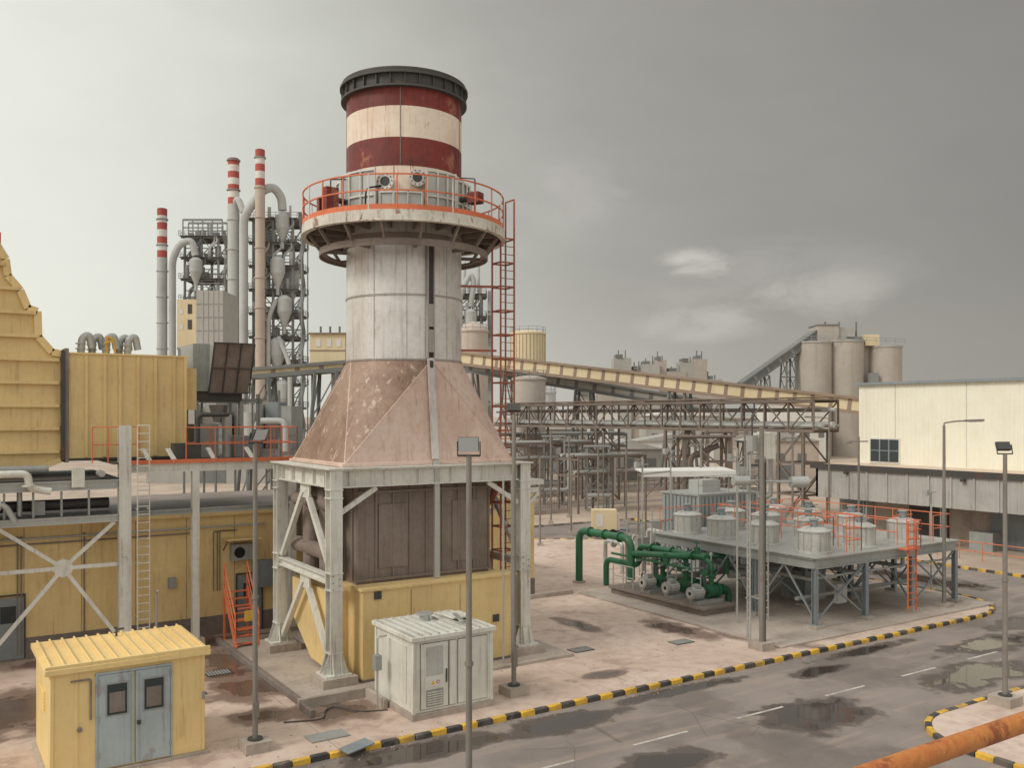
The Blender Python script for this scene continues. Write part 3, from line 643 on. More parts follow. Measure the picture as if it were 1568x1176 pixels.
# ------------------------------------------------------------------ kiosk
o = Obj('yellow_equipment_kiosk'); x0, x1, y0, y1 = 2.65, 6.3, 24.5, 27.5
o.part('walls'); o.box(x0, x1, y0, y1, .2, 2.72, 'yellow2'); o.box(x0-.1, x1+.1, y0-.1, y1+.1, .1, .2, 'conc')
for x in (x0+.0, x1-.09): o.box(x, x+.09, y0-.03, y0, .22, 2.7, 'yellow2')
o.box(x0+.55, x0+.63, y0-.02, y0, .22, 2.7, 'yellow2')
o.part('roof'); o.box(x0-.12, x1+.12, y0-.14, y1+.12, 2.72, 2.86, 'yellow2')
x = x0
while x < x1: o.box(x, x+.05, y0-.05, y1+.05, 2.86, 2.93, 'yellow2'); x += .3
o.box(x0-.12, x1+.12, y0-.12, y0-.06, 2.86, 2.95, 'yellow2')
o.part('doors')
for a, b in ((3.72, 4.55), (4.59, 5.42)):
    o.box(a, b, y0-.06, y0-.002, .25, 2.55, 'bluedoor'); xa = a+.2; o.box(xa-.04, xa+.5, y0-.075, y0-.061, 1.5, 2.34, 'grey'); o.box(xa, xa+.46, y0-.085, y0-.076, 1.54, 2.3, 'glass')
    o.box(xa+.05, xa+.41, y0-.09, y0-.086, 1.6, 2.1, 'concdark')
    for z in (.5, 1.4, 2.3): o.cyl((a if a < 4 else b, y0-.07, z), (a if a < 4 else b, y0-.07, z+.15), .025, 'grey', n=8)
    o.cyl((a+.08 if a > 4 else b-.08, y0-.1, .3), (a+.08 if a > 4 else b-.08, y0-.1, 2.5), .01, 'grey', n=6)
o.box(3.66, 3.715, y0-.05, y0-.001, .22, 2.6, 'bluedoor'); o.box(5.43, 5.48, y0-.05, y0-.001, .22, 2.6, 'bluedoor'); o.box(3.66, 5.48, y0-.055, y0-.001, 2.56, 2.62, 'bluedoor')
o.box(4.62, 4.7, y0-.12, y0-.062, 1.2, 1.3, 'dark'); o.box(6.22, 6.3, y0-.05, y0-.031, 1.55, 1.75, 'grey')
o.part('side_vent')
for i in range(7): o.beam((x0-.03, 25.4, 1.6+i*.08), (x0-.03, 26.3, 1.6+i*.08), .05, .02, 'yellow2')
o.part('conduit'); o.pipe([(3.1, y0-.05, 2.5), (3.55, y0-.05, 2.5), (3.55, y0-.05, 1.5)], .025, 'duct', 8); o.cyl((3.3, y0-.1, 1.3), (3.3, y0, 1.3), .06, 'duct')
o.pipe([(4.6, 27.2, 2.86), (4.6, 27.2, 3.05), (4.8, 27.2, 3.05)], .03, 'dark', 8)
o.done(.01)

o = Obj('electrical_container'); x0, x1, y0, y1 = 12.03, 14.66, 23.75, 26.3
o.part('walls'); o.box(x0, x1, y0, y1, .3, 2.42, 'whitebox'); o.box(x0-.08, x1+.08, y0-.08, y1+.08, .1, .3, 'conc')
for x, y in ((x0, y0), (x1, y0), (x0, y1), (x1, y1)): o.box(x-.05, x+.05, y-.05, y+.05, .3, 2.42, 'whitebox')
o.part('roof'); o.box(x0-.12, x1+.12, y0-.12, y1+.12, 2.42, 2.55, 'whitebox')
for i in range(10): o.box(x0-.05+i*.28, x0+.0+i*.28, y0-.05, y1+.05, 2.55, 2.6, 'drum')
o.box(13.9, 14.6, 24.8, 25.6, 2.64, 2.7, 'whitebox'); o.cyl((13.3, 25.5, 2.55), (13.3, 25.5, 2.75), .16, 'galv'); o.cyl((13.3, 25.5, 2.75), (13.3, 25.5, 2.8), .26, 'galv')
o.beam((13.9, 24.2, 2.7), (14.2, 25.2, 2.72), .15, .04, 'galv')
o.part('doors')
for a, b in ((12.25, 13.15), (13.2, 13.42), (13.5, 14.5)):
    o.box(a-.02, b+.02, y0-.012, y0-.001, .38, 2.32, 'concdark'); o.box(a, b, y0-.03, y0-.013, .4, 2.3, 'whitebox')
o.box(12.42, 12.98, y0-.04, y0-.031, 1.35, 2.2, 'drum'); o.box(12.42, 12.98, y0-.05, y0-.031, .45, .95, 'grey')
for i in range(6): o.box(12.45, 12.95, y0-.065, y0-.051, .5+i*.07, .53+i*.07, 'whitebox')
o.box(12.5, 12.9, y0-.045, y0-.031, 1.03, 1.25, 'f_white'); o.cyl((12.8, y0-.05, 1.15), (12.8, y0-.0452, 1.15), .055, 'signred', n=20); o.cyl((12.8, y0-.055, 1.15), (12.8, y0-.0502, 1.15), .035, 'f_white', n=20)
o.prismy([(12.56, 1.09), (12.7, 1.09), (12.63, 1.21)], y0-.05, y0-.0452, 'kyellow')
o.box(13.07, 13.1, y0-.08, y0-.031, 1.1, 1.5, 'dark'); o.box(x0-.03, x0-.001, 24.2, 25.8, .5, 2.2, 'whitebox')
o.done(.01)
o = Obj('cable_box'); o.box(11.5, 11.7, 25.2, 25.45, 1.3, 1.75, 'grey'); o.pipe([(11.6, 25.3, 1.3), (11.6, 25.3, .15)], .03, 'galv', 8); o.pipe([(11.6, 25.3, 1.75), (11.6, 25.3, 2.3), (11.9, 25.3, 2.3)], .03, 'galv', 8); o.done()
o = Obj('steel_cover_plate'); o.box(8.9, 10.0, 23.6, 24.2, .13, .16, 'grey'); o.beam((9.3, 22.4, .2), (10.1, 22.5, .3), .5, .03, 'bluegrey'); o.done()

# ------------------------------------------------------------------ cooler platform
o = Obj('fan_cooler_platform'); X0, X1, Y0, Y1 = 31, 41, 24.8, 34.5; zt = 3.05
o.part('deck')
for y in (Y0, 28, 31.2, Y1): o.ibeam((X0, y, zt-.22), (X1, y, zt-.22), .2, .42, 'grey')
for x in (X0, 34.3, 37.6, X1): o.ibeam((x, Y0, zt-.225), (x, Y1, zt-.225), .2, .4, 'grey')
o.box(X0-.15, X1+.15, Y0-.15, Y1+.15, zt, zt+.05, 'galv')
o.part('legs')
for x in (X0, 34.3, 37.6, X1):
    for y in (Y0, 28, 31.2, Y1):
        o.ibeam((x, y, .25), (x, y, zt-.4), .2, .2, 'bluegrey', (0, 1, 0), .03); o.box(x-.3, x+.3, y-.3, y+.3, .15, .3, 'conc')
        o.box(x-.2, x+.2, y-.2, y+.2, .3, .33, 'grey')
for y in (Y0, 28, 31.2, Y1):
    for a, b in ((X0, 34.3), (37.6, X1)):
        o.beam((a, y, .4), (b, y, zt-.4), .06, .07, 'bluegrey'); o.beam((b, y+.09, .4), (a, y+.09, zt-.4), .06, .07, 'bluegrey')
for x in (X0, 34.3, 37.6, X1):
    for a, b in ((Y0, 28), (28, 31.2), (31.2, Y1)):
        o.beam((x, a, .5), (x, (a+b)/2, zt-.4), .06, .07, 'bluegrey'); o.beam((x, b, .5), (x, (a+b)/2, zt-.4), .06, .07, 'bluegrey')
o.part('fan_drums')
for x in (32.3, 35.4, 38.6):
    for y in (25.9, 28.7, 31.3, 33.6):
        o.revolve(x, y, [(.76, zt+.05), (.76, zt+.12), (.66, zt+.14), (.66, zt+.92), (.71, zt+.94), (.71, zt+.99), (.4, zt+1.12), (.0, zt+1.14)], 'drum', 28)
        o.cyl((x, y, zt+1.12), (x, y, zt+1.42), .16, 'bluegrey'); o.cyl((x, y, zt+1.42), (x, y, zt+1.48), .21, 'grey')
        for k in range(12):
            t = k*math.tau/12; o.beam((x+.68*math.cos(t), y+.68*math.sin(t), zt+.14), (x+.68*math.cos(t), y+.68*math.sin(t), zt+.93), .02, .02, 'drum')
        o.box(x+.66, x+.9, y-.12, y+.12, zt+.3, zt+.6, 'grey'); o.pipe([(x+.78, y, zt+.3), (x+.78, y, zt+.07)], .02, 'dark', 6)
        o.beam((x-.72, y, zt+1.25), (x+.72, y, zt+1.25), .05, .05, 'orange' if (x+y) % 2 < 1 else 'grey')
        o.pipe([(x, y+.3, zt+1.2), (x+.4, y+.5, zt+1.35), (x+.9, y+.6, zt+1.1), (x+.95, y+.6, zt+.05)], .018, 'dark', 6, .1)
o.part('railings')
o.rail([(33.8, 26.6, zt+.05), (34.5, 26.6, zt+.05), (34.5, 33.5, zt+.05)], 1.3, 'orange', 1.0, r=.024)
o.rail([(33.3, 25.0, zt+.05), (34.3, 25.0, zt+.05), (34.3, 26.2, zt+.05)], 1.5, 'orange', .5, r=.024, mids=2)
o.rail([(37.0, 25.1, zt+.05), (37.0, 34, zt+.05)], 1.2, 'orange', 1.1, r=.024); o.rail([(39.6, 25.0, zt+.05), (40.9, 25.0, zt+.05), (40.9, 34, zt+.05)], 1.2, 'orange', 1.0, r=.024)
o.rail([(31.1, 34.3, zt+.05), (40.9, 34.3, zt+.05)], 1.2, 'orange', 1.3, r=.022)
o.rail([(36.4, 24.2, zt+.05), (37.4, 24.2, zt+.05), (37.4, 24.9, zt+.05)], 1.2, 'orange', .4, r=.022, mids=2)
o.part('access_ladder')
o.ladder(36.9, 24.3, .3, zt+1.2, .6, 0, -1, 'orange'); o.box(36.4, 37.4, 24.2, 24.65, zt-.03, zt+.03, 'orange')
o.ladder(30.4, 27, .25, zt+1, .5, -1, 0, 'galv')
o.part('header_pipes')
o.pipe([(31.5, 30, 1.6), (40, 30, 1.6), (40, 30, 2.6)], .2, 'galv'); o.pipe([(30, 32.5, 1.2), (38, 32.5, 1.2), (38, 32.5, 2.5)], .16, 'galv')
o.pipe([(32, 26.6, 1.0), (40.5, 26.6, 1.0)], .09, 'grey'); o.box(35.0, 36.4, 28.5, 30, .2, 1.6, 'grey')
for x in (32.3, 35.4, 38.6): o.pipe([(x, 25.9, 2.6), (x, 25.9, 1.9), (x, 33.6, 1.9), (x, 33.6, 2.6)], .1, 'galv', 10)
o.pipe([(31.0, 24.95, 2.2), (41, 24.95, 2.2)], .05, 'grey', 8); o.box(32.6, 33.2, 24.9, 25.1, 1.0, 1.8, 'grey')
o.done()
o = Obj('cooler_pad'); o.box(27.4, 42.2, 23.5, 36.2, .05, .2, 'conc'); o.done(.02)
o = Obj('cooling_box'); o.box(36, 40.5, 36.6, 39.5, .2, 4.5, 'corr'); o.box(35.9, 40.6, 36.5, 39.6, 4.5, 4.6, 'grey')
for x in (36, 40.5): o.beam((x, 36.55, .2), (x, 36.55, 4.5), .15, .15, 'grey')
for i in range(14): o.box(36.15+i*.31, 36.2+i*.31, 36.54, 36.6, .3, 4.4, 'bluegrey')
for i in range(9): o.box(35.94, 36.0, 36.8+i*.3, 36.86+i*.3, .3, 4.4, 'bluegrey')
o.rail([(35.9, 36.5, 4.6), (40.6, 36.5, 4.6)], 1, 'grey', 1.2, .02); o.box(37, 38.4, 37.3, 38.4, 4.6, 5.3, 'galv')
o.done()

# ------------------------------------------------------------------ green pump skid
o = Obj('pump_skid')
o.part('plinth'); o.box(28.7, 30.6, 28.9, 35.2, .12, .45, 'concdark'); o.box(28.6, 30.7, 28.8, 35.3, .45, .55, 'duct')
o.part('pumps')
for i, y in enumerate((29.7, 31.3, 32.9)):
    o.box(28.9, 30.5, y-.3, y+.3, .55, .72, 'grey')
    o.cyl((30.3, y, 1.05), (29.65, y, 1.05), .28, 'green', n=24); o.cyl((30.35, y, 1.05), (30.25, y, 1.05), .36, 'green', n=24)
    o.cyl((29.6, y, 1.05), (29.4, y, 1.05), .14, 'dark'); o.cyl((29.4, y, 1.05), (28.85, y, 1.05), .24, 'drum', n=24); o.cyl((28.85, y, 1.05), (28.7, y, 1.05), .28, 'grey', n=24)
    o.cyl((28.7, y, 1.05), (28.68, y, 1.05), .2, 'drum', n=20); o.cyl((28.68, y, 1.05), (28.67, y, 1.05), .08, 'black', n=20)
    for k in range(14):
        t = k*math.tau/14; o.beam((29.38, y+.25*math.cos(t), 1.05+.25*math.sin(t)), (28.87, y+.25*math.cos(t), 1.05+.25*math.sin(t)), .02, .03, 'galv')
    o.box(28.95, 29.25, y-.13, y+.13, 1.28, 1.43, 'galv'); o.pipe([(29.1, y+.1, 1.4), (29.1, y+.5, 1.4), (29.1, y+.5, .56)], .025, 'dark', 6, .1)
o.part('pipes')
for y in (29.7, 31.3, 32.9):
    o.pipe([(30.0, y, 1.3), (30.0, y, 2.3), (30.0, y+.7, 2.5)], .12, 'green')
    for z in (1.6, 1.75, 2.0): o.cyl((30, y, z), (30, y, z+.05), .21, 'green')
    o.cyl((29.6, y, 1.88), (30, y, 1.88), .03, 'dark', n=8); o.cyl((29.56, y, 1.88), (29.6, y, 1.88), .17, 'green', n=16)
    o.pipe([(30.3, y, 1.05), (31.1, y, 1.05), (31.1, y, .2)], .15, 'green'); o.cyl((30.6, y, 1.05), (30.66, y, 1.05), .24, 'green'); o.cyl((30.7, y, 1.05), (30.76, y, 1.05), .24, 'green')
    o.pipe([(29.7, y+.35, .55), (29.7, y+.35, 1.7), (29.9, y+.1, 1.9)], .03, 'galv', 6)
    o.cyl((30, y+.0, 2.4), (30, y+.0, 2.65), .03, 'galv', n=6); o.cyl((29.95, y, 2.7), (30.0, y, 2.7), .08, 'drum', n=16)
o.pipe([(30.0, 30.0, 2.5), (30.0, 34.6, 2.5), (30.0, 34.6, 1.5), (30, 37.2, 1.5), (30, 37.2, .15)], .15, 'green', 16, .45)
o.pipe([(29.4, 30.4, 2.0), (29.4, 36.0, 2.0)], .06, 'green')
o.pipe([(29.3, 34.4, .9), (29.3, 34.4, 2.9), (29.3, 38.6, 2.9), (29.3, 38.6, .15)], .19, 'green', 16, .6)
o.pipe([(29.3, 34.4, 2.2), (29.5, 31.2, 2.45), (31.5, 30.2, 2.45), (31.5, 30.2, 1.6)], .15, 'green', 16, .5)
for y in (35.2, 36.4, 37.6): o.cyl((29.3, y, 2.9), (29.3, y+.06, 2.9), .27, 'green')
for y in (30.8, 32.2, 33.6): o.cyl((30, y, 2.5), (30, y+.06, 2.5), .23, 'green')
o.cyl((29.3, 38.6, .12), (29.3, 38.6, .22), .34, 'conc')
o.part('valves')
for x, y, z in ((29.3, 34.4, 1.5), (29.6, 33.6, 2.2), (30, 30.6, 2.7), (29.4, 32, 2.1)):
    o.cyl((x, y, z-.12), (x, y, z+.2), .15, 'green'); o.cyl((x, y, z+.2), (x, y, z+.4), .025, 'dark', n=8); o.arc(x, y, .13, .16, z+.38, z+.41, 'green', n=16); o.beam((x-.13, y, z+.39), (x+.13, y, z+.39), .02, .02, 'green')
for y in (30.5, 32.1, 33.7): o.beam((29.6, y, .55), (29.6, y, 1.9), .06, .06, 'galv'); o.beam((29.0, y, 1.95), (30.3, y, 1.95), .06, .06, 'galv')
o.rail([(28.75, 33.6, .55), (28.75, 35.1, .55)], 1.1, 'galv', .7); o.ladder(30.2, 35.6, .3, 2.6, .4, 0, 1, 'galv')
o.done()

# ------------------------------------------------------------------ poles and lamps
def flood(name, x, y, z, rot=0, r=.075, base=True):
    o = Obj(name)
    o.part('pole'); o.cyl((x, y, .1), (x, y, z), r, 'pole', r2=r*.75, n=14)
    if base: o.box(x-.35, x+.35, y-.35, y+.35, .1, .4, 'conc'); o.cyl((x, y, .4), (x, y, .44), .2, 'dark')
    o.box(x-.08, x+.08, y-.1, y-.04, 1.0, 1.4, 'pole'); o.cyl((x, y, z*.5), (x, y, z*.5+.08), r*1.25, 'pole', n=14)
    o.part('floodlight'); o.T = Matrix.Translation((x, y, z)) @ Matrix.Rotation(rot, 4, 'Z')
    o.beam((-.22, 0, .0), (.22, 0, .0), .04, .04, 'dark')
    for k in (-.22, .22): o.beam((k, 0, 0), (k, -.1, .28), .02, .04, 'dark')
    o.beam((0, -.06, .12), (0, -.22, .34), .4, .1, 'dark', (0, 1, 0))
    o.add([(-.19, -.15, .08), (.19, -.15, .08), (.19, -.31, .36), (-.19, -.31, .36)], [(0, 1, 2, 3)], 'lens')
    o.T = None; o.done()
flood('floodlight_post', 7.48, 24.0, 8.25, math.radians(20))
flood('floodlight_post', 9.0, 15.4, 8.2, math.radians(-33), .07)
flood('floodlight_post', 27.9, 15.25, 7.8, math.radians(140), .08)
flood('floodlight_post', 15.85, 24.3, 9.0, math.radians(150), .08)
def street(name, x, y, z, dx, dy, L=1.7):
    o = Obj(name); o.part('pole'); o.cyl((x, y, .1), (x, y, z), .09, 'pole', r2=.06, n=14); o.box(x-.3, x+.3, y-.3, y+.3, .1, .35, 'conc')
    o.part('arm'); o.pipe([(x, y, z-.1), (x, y, z+.12), (x+dx*.5, y+dy*.5, z+.2), (x+dx*L*.6, y+dy*L*.6, z+.22)], .035, 'pole', 8)
    o.part('lamp_head'); o.beam((x+dx*L*.55, y+dy*L*.55, z+.22), (x+dx*L, y+dy*L, z+.25), .26, .1, 'pole'); o.beam((x+dx*L*.65, y+dy*L*.65, z+.165), (x+dx*L*.97, y+dy*L*.97, z+.185), .2, .02, 'lens'); o.done()
street('street_lamp', 39.5, 24.4, 8.5, .75, -.66)
street('street_lamp', 54.0, 42.0, 8.6, -.8, .6)
street('street_lamp', 70, 95, 9, .8, -.5)
o = Obj('instrument_mast'); mx, my = 26.8, 23.9
o.part('mast'); o.cyl((mx, my, .1), (mx, my, 8.6), .09, 'pole'); o.box(mx-.35, mx+.35, my-.35, my+.35, .1, .4, 'conc')
o.ladder(mx-.15, my+.5, .4, 8.2, .4, -.8, .5, 'galv'); o.cyl((mx+.8, my+.6, .2), (mx+.8, my+.6, 8.4), .06, 'galv')
for z in (2, 4, 6, 7.5, 8.2): o.beam((mx-.3, my+.5, z), (mx+.8, my+.6, z), .05, .05, 'galv'); o.beam((mx, my, z), (mx+.0, my+.5, z), .05, .05, 'galv')
o.part('boxes'); o.box(mx+.15, mx+1.0, my+.2, my+.55, 7.3, 8.3, 'whitebox'); o.box(mx-.4, mx-.1, my+.1, my+.4, 7.6, 8.2, 'galv')
o.cyl((mx-1.0, my+.5, 6.5), (mx-.4, my+.3, 6.5), .18, 'galv'); o.cyl((mx+1.4, my-.2, 6.4), (mx+2.0, my-.5, 6.4), .22, 'galv'); o.pipe([(mx-.4, my+.3, 6.5), (mx+1.4, my-.2, 6.4)], .05, 'galv')
o.cyl((mx-.3, my+.2, 8.2), (mx-.3, my+.2, 9.0), .03, 'dark', n=6); o.beam((mx+.3, my+.1, 7.4), (mx+.8, my+.6, 6.3), .04, .04, 'galv')
for k in (.06, .1): o.pipe([(mx+k, my-.1, 7.2), (mx+k, my-.1, .15)], .015, 'dark', 6)
o.done()
o = Obj('conduit_mast')
for x, y, h in ((29.0, 27.2, 7.6), (30.2, 27.6, 7.0), (31.6, 36.2, 6.8), (34.5, 37.2, 7.4), (42.6, 27, 5.5)):
    o.cyl((x, y, .2), (x, y, h), .045, 'galv', n=8); o.beam((x-.4, y, h-.4), (x+.4, y, h-.4), .05, .05, 'galv'); o.box(x-.5, x-.3, y-.1, y+.1, h-.55, h-.25, 'galv')
o.beam((29.0, 27.2, 6.2), (30.2, 27.6, 6.2), .05, .05, 'galv'); o.beam((31.6, 36.2, 5.9), (34.5, 37.2, 5.9), .05, .1, 'galv'); o.done()

o = Obj('balcony_railing')
for z, r in ((8.06, .03), (7.55, .024)): o.cyl((-1, 1.49, z), (6, 1.49, z), r, 'rustorange', n=16)
for x in (-.6, .6, 1.8, 3.1, 4.4, 5.7): o.cyl((x, 1.49, 7.0), (x, 1.49, 8.05), .024, 'rustorange', n=12)
o.box(-1, 6, 1.48, 1.49, 7.0, 7.12, 'rustorange'); o.done()
o = Obj('balcony'); o.box(-1, 6, -3, 1.45, 6.85, 7.0, 'grey')
for x in (-.8, 5.8): o.beam((x, 1.3, 0), (x, 1.3, 6.85), .25, .25, 'grey'); o.beam((x, -2.8, 0), (x, -2.8, 6.85), .25, .25, 'grey')
o.done()

# ------------------------------------------------------------------ white hall + annex
o = Obj('warehouse_hall')
o.part('walls'); o.box(62, 95, 0, 45.4, 4.6, 11.3, 'hall')
for k in range(8): o.box(61.985, 62, 5.6*k+3, 5.6*k+3.03, 5.3, 11.3, 'f_shed')
o.part('roof'); o.box(61.7, 95, -.2, 45.6, 11.3, 11.5, 'bluegrey')
o.part('windows')
for y, z0, z1, w in ((41.9, 5.4, 7.1, 2.4), (28.0, 5.6, 8.0, 3.2), (20, 5.6, 8.0, 3.2)):
    o.box(61.93, 61.98, y-.1, y+w+.1, z0-.1, z1+.1, 'f_white'); o.box(61.9, 61.93, y, y+w, z0, z1, 'glass')
    for k in (.33, .66): o.box(61.87, 61.9, y+w*k-.05, y+w*k+.05, z0, z1, 'bluegrey')
    o.box(61.88, 61.9, y, y+w, (z0+z1)/2-.03, (z0+z1)/2+.03, 'bluegrey')
o.part('annex_roof'); o.box(57.5, 62, -2, 46.3, 5.1, 5.22, 'annexroof'); o.box(57.4, 57.5, -2.1, 46.4, 4.9, 5.3, 'dark')
o.part('annex_fascia'); o.box(57.6, 57.8, -2, 46, 2.75, 5.05, 'fascia'); o.box(57.6, 62, 45.8, 46.0, 2.75, 5.05, 'fascia')
y = -1.8
while y < 46: o.box(57.5, 57.6, y, y+.12, 2.8, 5.0, 'fascia'); y += 1.6
for y in (4, 14, 24, 34, 43): o.box(57.3, 57.5, y, y+.3, 4.6, 4.8, 'dark')
o.part('annex_wall'); o.box(60.5, 62, -2, 45.6, 0, 5.0, 'conc')
for y in (6, 12, 18, 24, 30, 36, 42): o.ibeam((58.2, y, 0), (58.2, y, 2.9), .3, .3, 'grey', (0, 1, 0)); o.box(60.4, 60.498, y+1, y+4, .1, 2.6, 'bluegrey' if y % 4 else 'dark')
for y in (20, 27, 33): o.box(58.9, 60, y, y+1.6, 0, 1.2, 'grey')
o.done()
o = Obj('walkway_railing'); o.rail([(54.5, 15, 0), (54.5, 40, 0)], 1.15, 'orange', 1.5, .03); o.done()

# ------------------------------------------------------------------ pipe bridge (truss)
o = Obj('pipe_bridge'); a0 = 59.2; b0, b1 = 47.5, 96
for x in (a0, a0+3):
    for z in (7.7, 10.1): o.beam((x, b0, z), (x, b1, z), .22, .25, 'brownsteel')
    k = 0; y = b0
    while y < b1-1:
        o.beam((x, y, 7.7), (x, y, 10.1), .13, .13, 'brownsteel')
        p = (y, y+2.5) if k % 2 else (y+2.5, y)
        o.beam((x, p[0], 7.7), (x, p[1], 10.1), .09, .09, 'brownsteel'); y += 2.5; k += 1
y = b0
while y < b1: o.beam((a0, y, 7.8), (a0+3, y, 7.8), .15, .15, 'brownsteel'); o.beam((a0, y, 10.2), (a0+3, y, 10.2), .12, .12, 'brownsteel'); y += 2.5
for i, (x, z, r) in enumerate(((a0+.5, 8.1, .2), (a0+1.1, 8.1, .14), (a0+1.8, 8.2, .25), (a0+2.5, 8.1, .12), (a0+.9, 9.3, .1), (a0+2, 9.4, .16))):
    o.cyl((x, b0-.5, z), (x, b1, z), r, ('galv', 'brownsteel', 'f_light')[i % 3], n=10)
o.box(a0-.3, a0+3.3, b0, b1, 10.35, 10.42, 'f_tanroof')
for y in (48.5, 62, 75, 88): o.trestle(a0, a0+3, y, y+2.5, 0, 7.6, 3, 'brownsteel', .2)
o.done()
def rack(name, xa, xb, y0, y1, h, m='brownsteel'):
    o = Obj(name); x = xa
    while x <= xb:
        for y in (y0, y1): o.beam((x, y, 0), (x, y, h), .16, .16, m)
        for hh in (h-.3, h-1.8): o.beam((x, y0, hh), (x, y1, hh), .13, .18, m)
        if x+4 <= xb: o.beam((x, y0, h-1.8), (x+4, y0, h-.3), .07, .07, m)
        x += 4
    for y in (y0, y1): o.beam((xa, y, h-.1), (xb, y, h-.1), .14, .18, m); o.beam((xa, y, h-1.6), (xb, y, h-1.6), .1, .14, m)
    for k in range(6):
        o.cyl((xa, y0+.4+k*.45, h-.1+(.12 if k % 2 else .18)), (xb, y0+.4+k*.45, h-.1+(.12 if k % 2 else .18)), (.1, .16)[k % 2], ('galv', m, 'f_light')[k % 3], n=8)
    for k in range(3): o.cyl((xa, y0+.6+k*.8, h-1.45), (xb, y0+.6+k*.8, h-1.45), .14, ('f_light', 'galv', m)[k % 3], n=8)
    o.done()
rack('pipe_rack', 30, 58, 74, 77, 6.2)
rack('pipe_rack', 38, 78, 92.5, 95.5, 6.6, 'f_steel')
rack('pipe_rack', 50, 58, 66, 69, 5.2)

def gallery(name, P, Q, w, h, side, roof, legs=(), rib=3.0, ribm='f_tanroof'):
    o = Obj(name); P, Q = Vector(P), Vector(Q); o.part('gallery')
    o.beam(P, Q, w, h, side); up = Vector((0, 0, 1))
    o.beam(P+up*(h/2+.15), Q+up*(h/2+.15), w+.6, .3, roof); o.beam(P-up*(h/2+.2), Q-up*(h/2+.2), w+.3, .4, roof)
    L = (Q-P).length; n = int(L/rib)
    for i in range(n+1):
        c = P.lerp(Q, i/n); d = (Q-P).normalized(); o.beam(c-d*.1*rib, c+d*.1*rib, w+.12, h*.98, ribm)
    o.part('trestles'); ux_ = (Q-P).normalized(); sd = ux_.cross(up).normalized(); uh = Vector((ux_.x, ux_.y, 0)).normalized()
    for t in legs:
        c = P.lerp(Q, t); z = c.z-h/2-.3; k = max(2, int(z/4)); B = Vector((c.x, c.y, 0))
        def pt(s1, s2, f): return B+sd*s1*(2.2-1.2*f)+uh*s2*(1.7-.7*f)+up*z*f
        for s1 in (-1, 1):
            for s2 in (-1, 1): o.beam(pt(s1, s2, 0), pt(s1, s2, 1), .28, .28, 'f_steel')
        for j in range(1, k+1):
            f, fp = j/k, (j-1)/k
            for s in (-1, 1):
                o.beam(pt(s, -1, f), pt(s, 1, f), .18, .18, 'f_steel'); o.beam(pt(-1, s, f), pt(1, s, f), .18, .18, 'f_steel')
                o.beam(pt(s, -1, fp), pt(s, 1, f), .13, .13, 'f_steel'); o.beam(pt(1, s, fp), pt(-1, s, f), .13, .13, 'f_steel')
    o.done()
def C3(X, Y, Z): a, b = V(X, Y); return (a, b, Z)
gallery('conveyor_gallery', C3(40, 102, 9.9), C3(-24, 140, 19.6), 2.4, 1.25, 'f_cream', 'f_tanroof', (.3, .62, .9), 2.0)
gallery('conveyor_gallery', C3(26, 120, 10.2), C3(-20, 134, 18.2), 2.2, .9, 'f_shed', 'f_steel', (.35, .7), 2.5, 'f_steel')
gallery('conveyor_gallery', C3(49, 196, 15), C3(66, 200, 26.5), 2.4, 1.4, 'f_steel', 'f_steel', (.3, .65), 3, 'f_steel2')
gallery('conveyor_gallery', C3(-24.5, 86, 12.9), C3(-15.5, 86, 13.6), 1.6, .35, 'f_cream', 'f_steel', (.1, .8), 2)
# ------------------------------------------------------------------ far plant
def stack(o, x, y, r, z1, body, zs, bands, m1='f_red', m2='f_white'):
    o.cyl((x, y, 0), (x, y, zs), r, body, n=24, r2=r)
    H = (z1-zs)/bands
    for i in range(bands): o.cyl((x, y, zs+i*H), (x, y, zs+(i+1)*H), r*.97, (m1, m2)[(bands-1-i) % 2], n=24)
    o.cyl((x, y, z1), (x, y, z1+.1), r*.8, 'black', n=20)
    z = 6
    while z < z1: o.arc(x, y, r*.9, r+.22, z, z+.25, body if z < zs else 'f_steel2', n=20); z += 6.5
def cyclone(o, x, y, z, r, m='f_light'):
    o.cyl((x, y, z), (x, y, z+r*1.8), r, m, n=24); o.cyl((x, y, z+r*1.8), (x, y, z+r*2.3), r, m, r2=r*.45, n=24)
    o.cyl((x, y, z-r*2), (x, y, z), r*.25, m, r2=r, n=24); o.cyl((x, y, z-r*3), (x, y, z-r*2), r*.25, m, n=12)
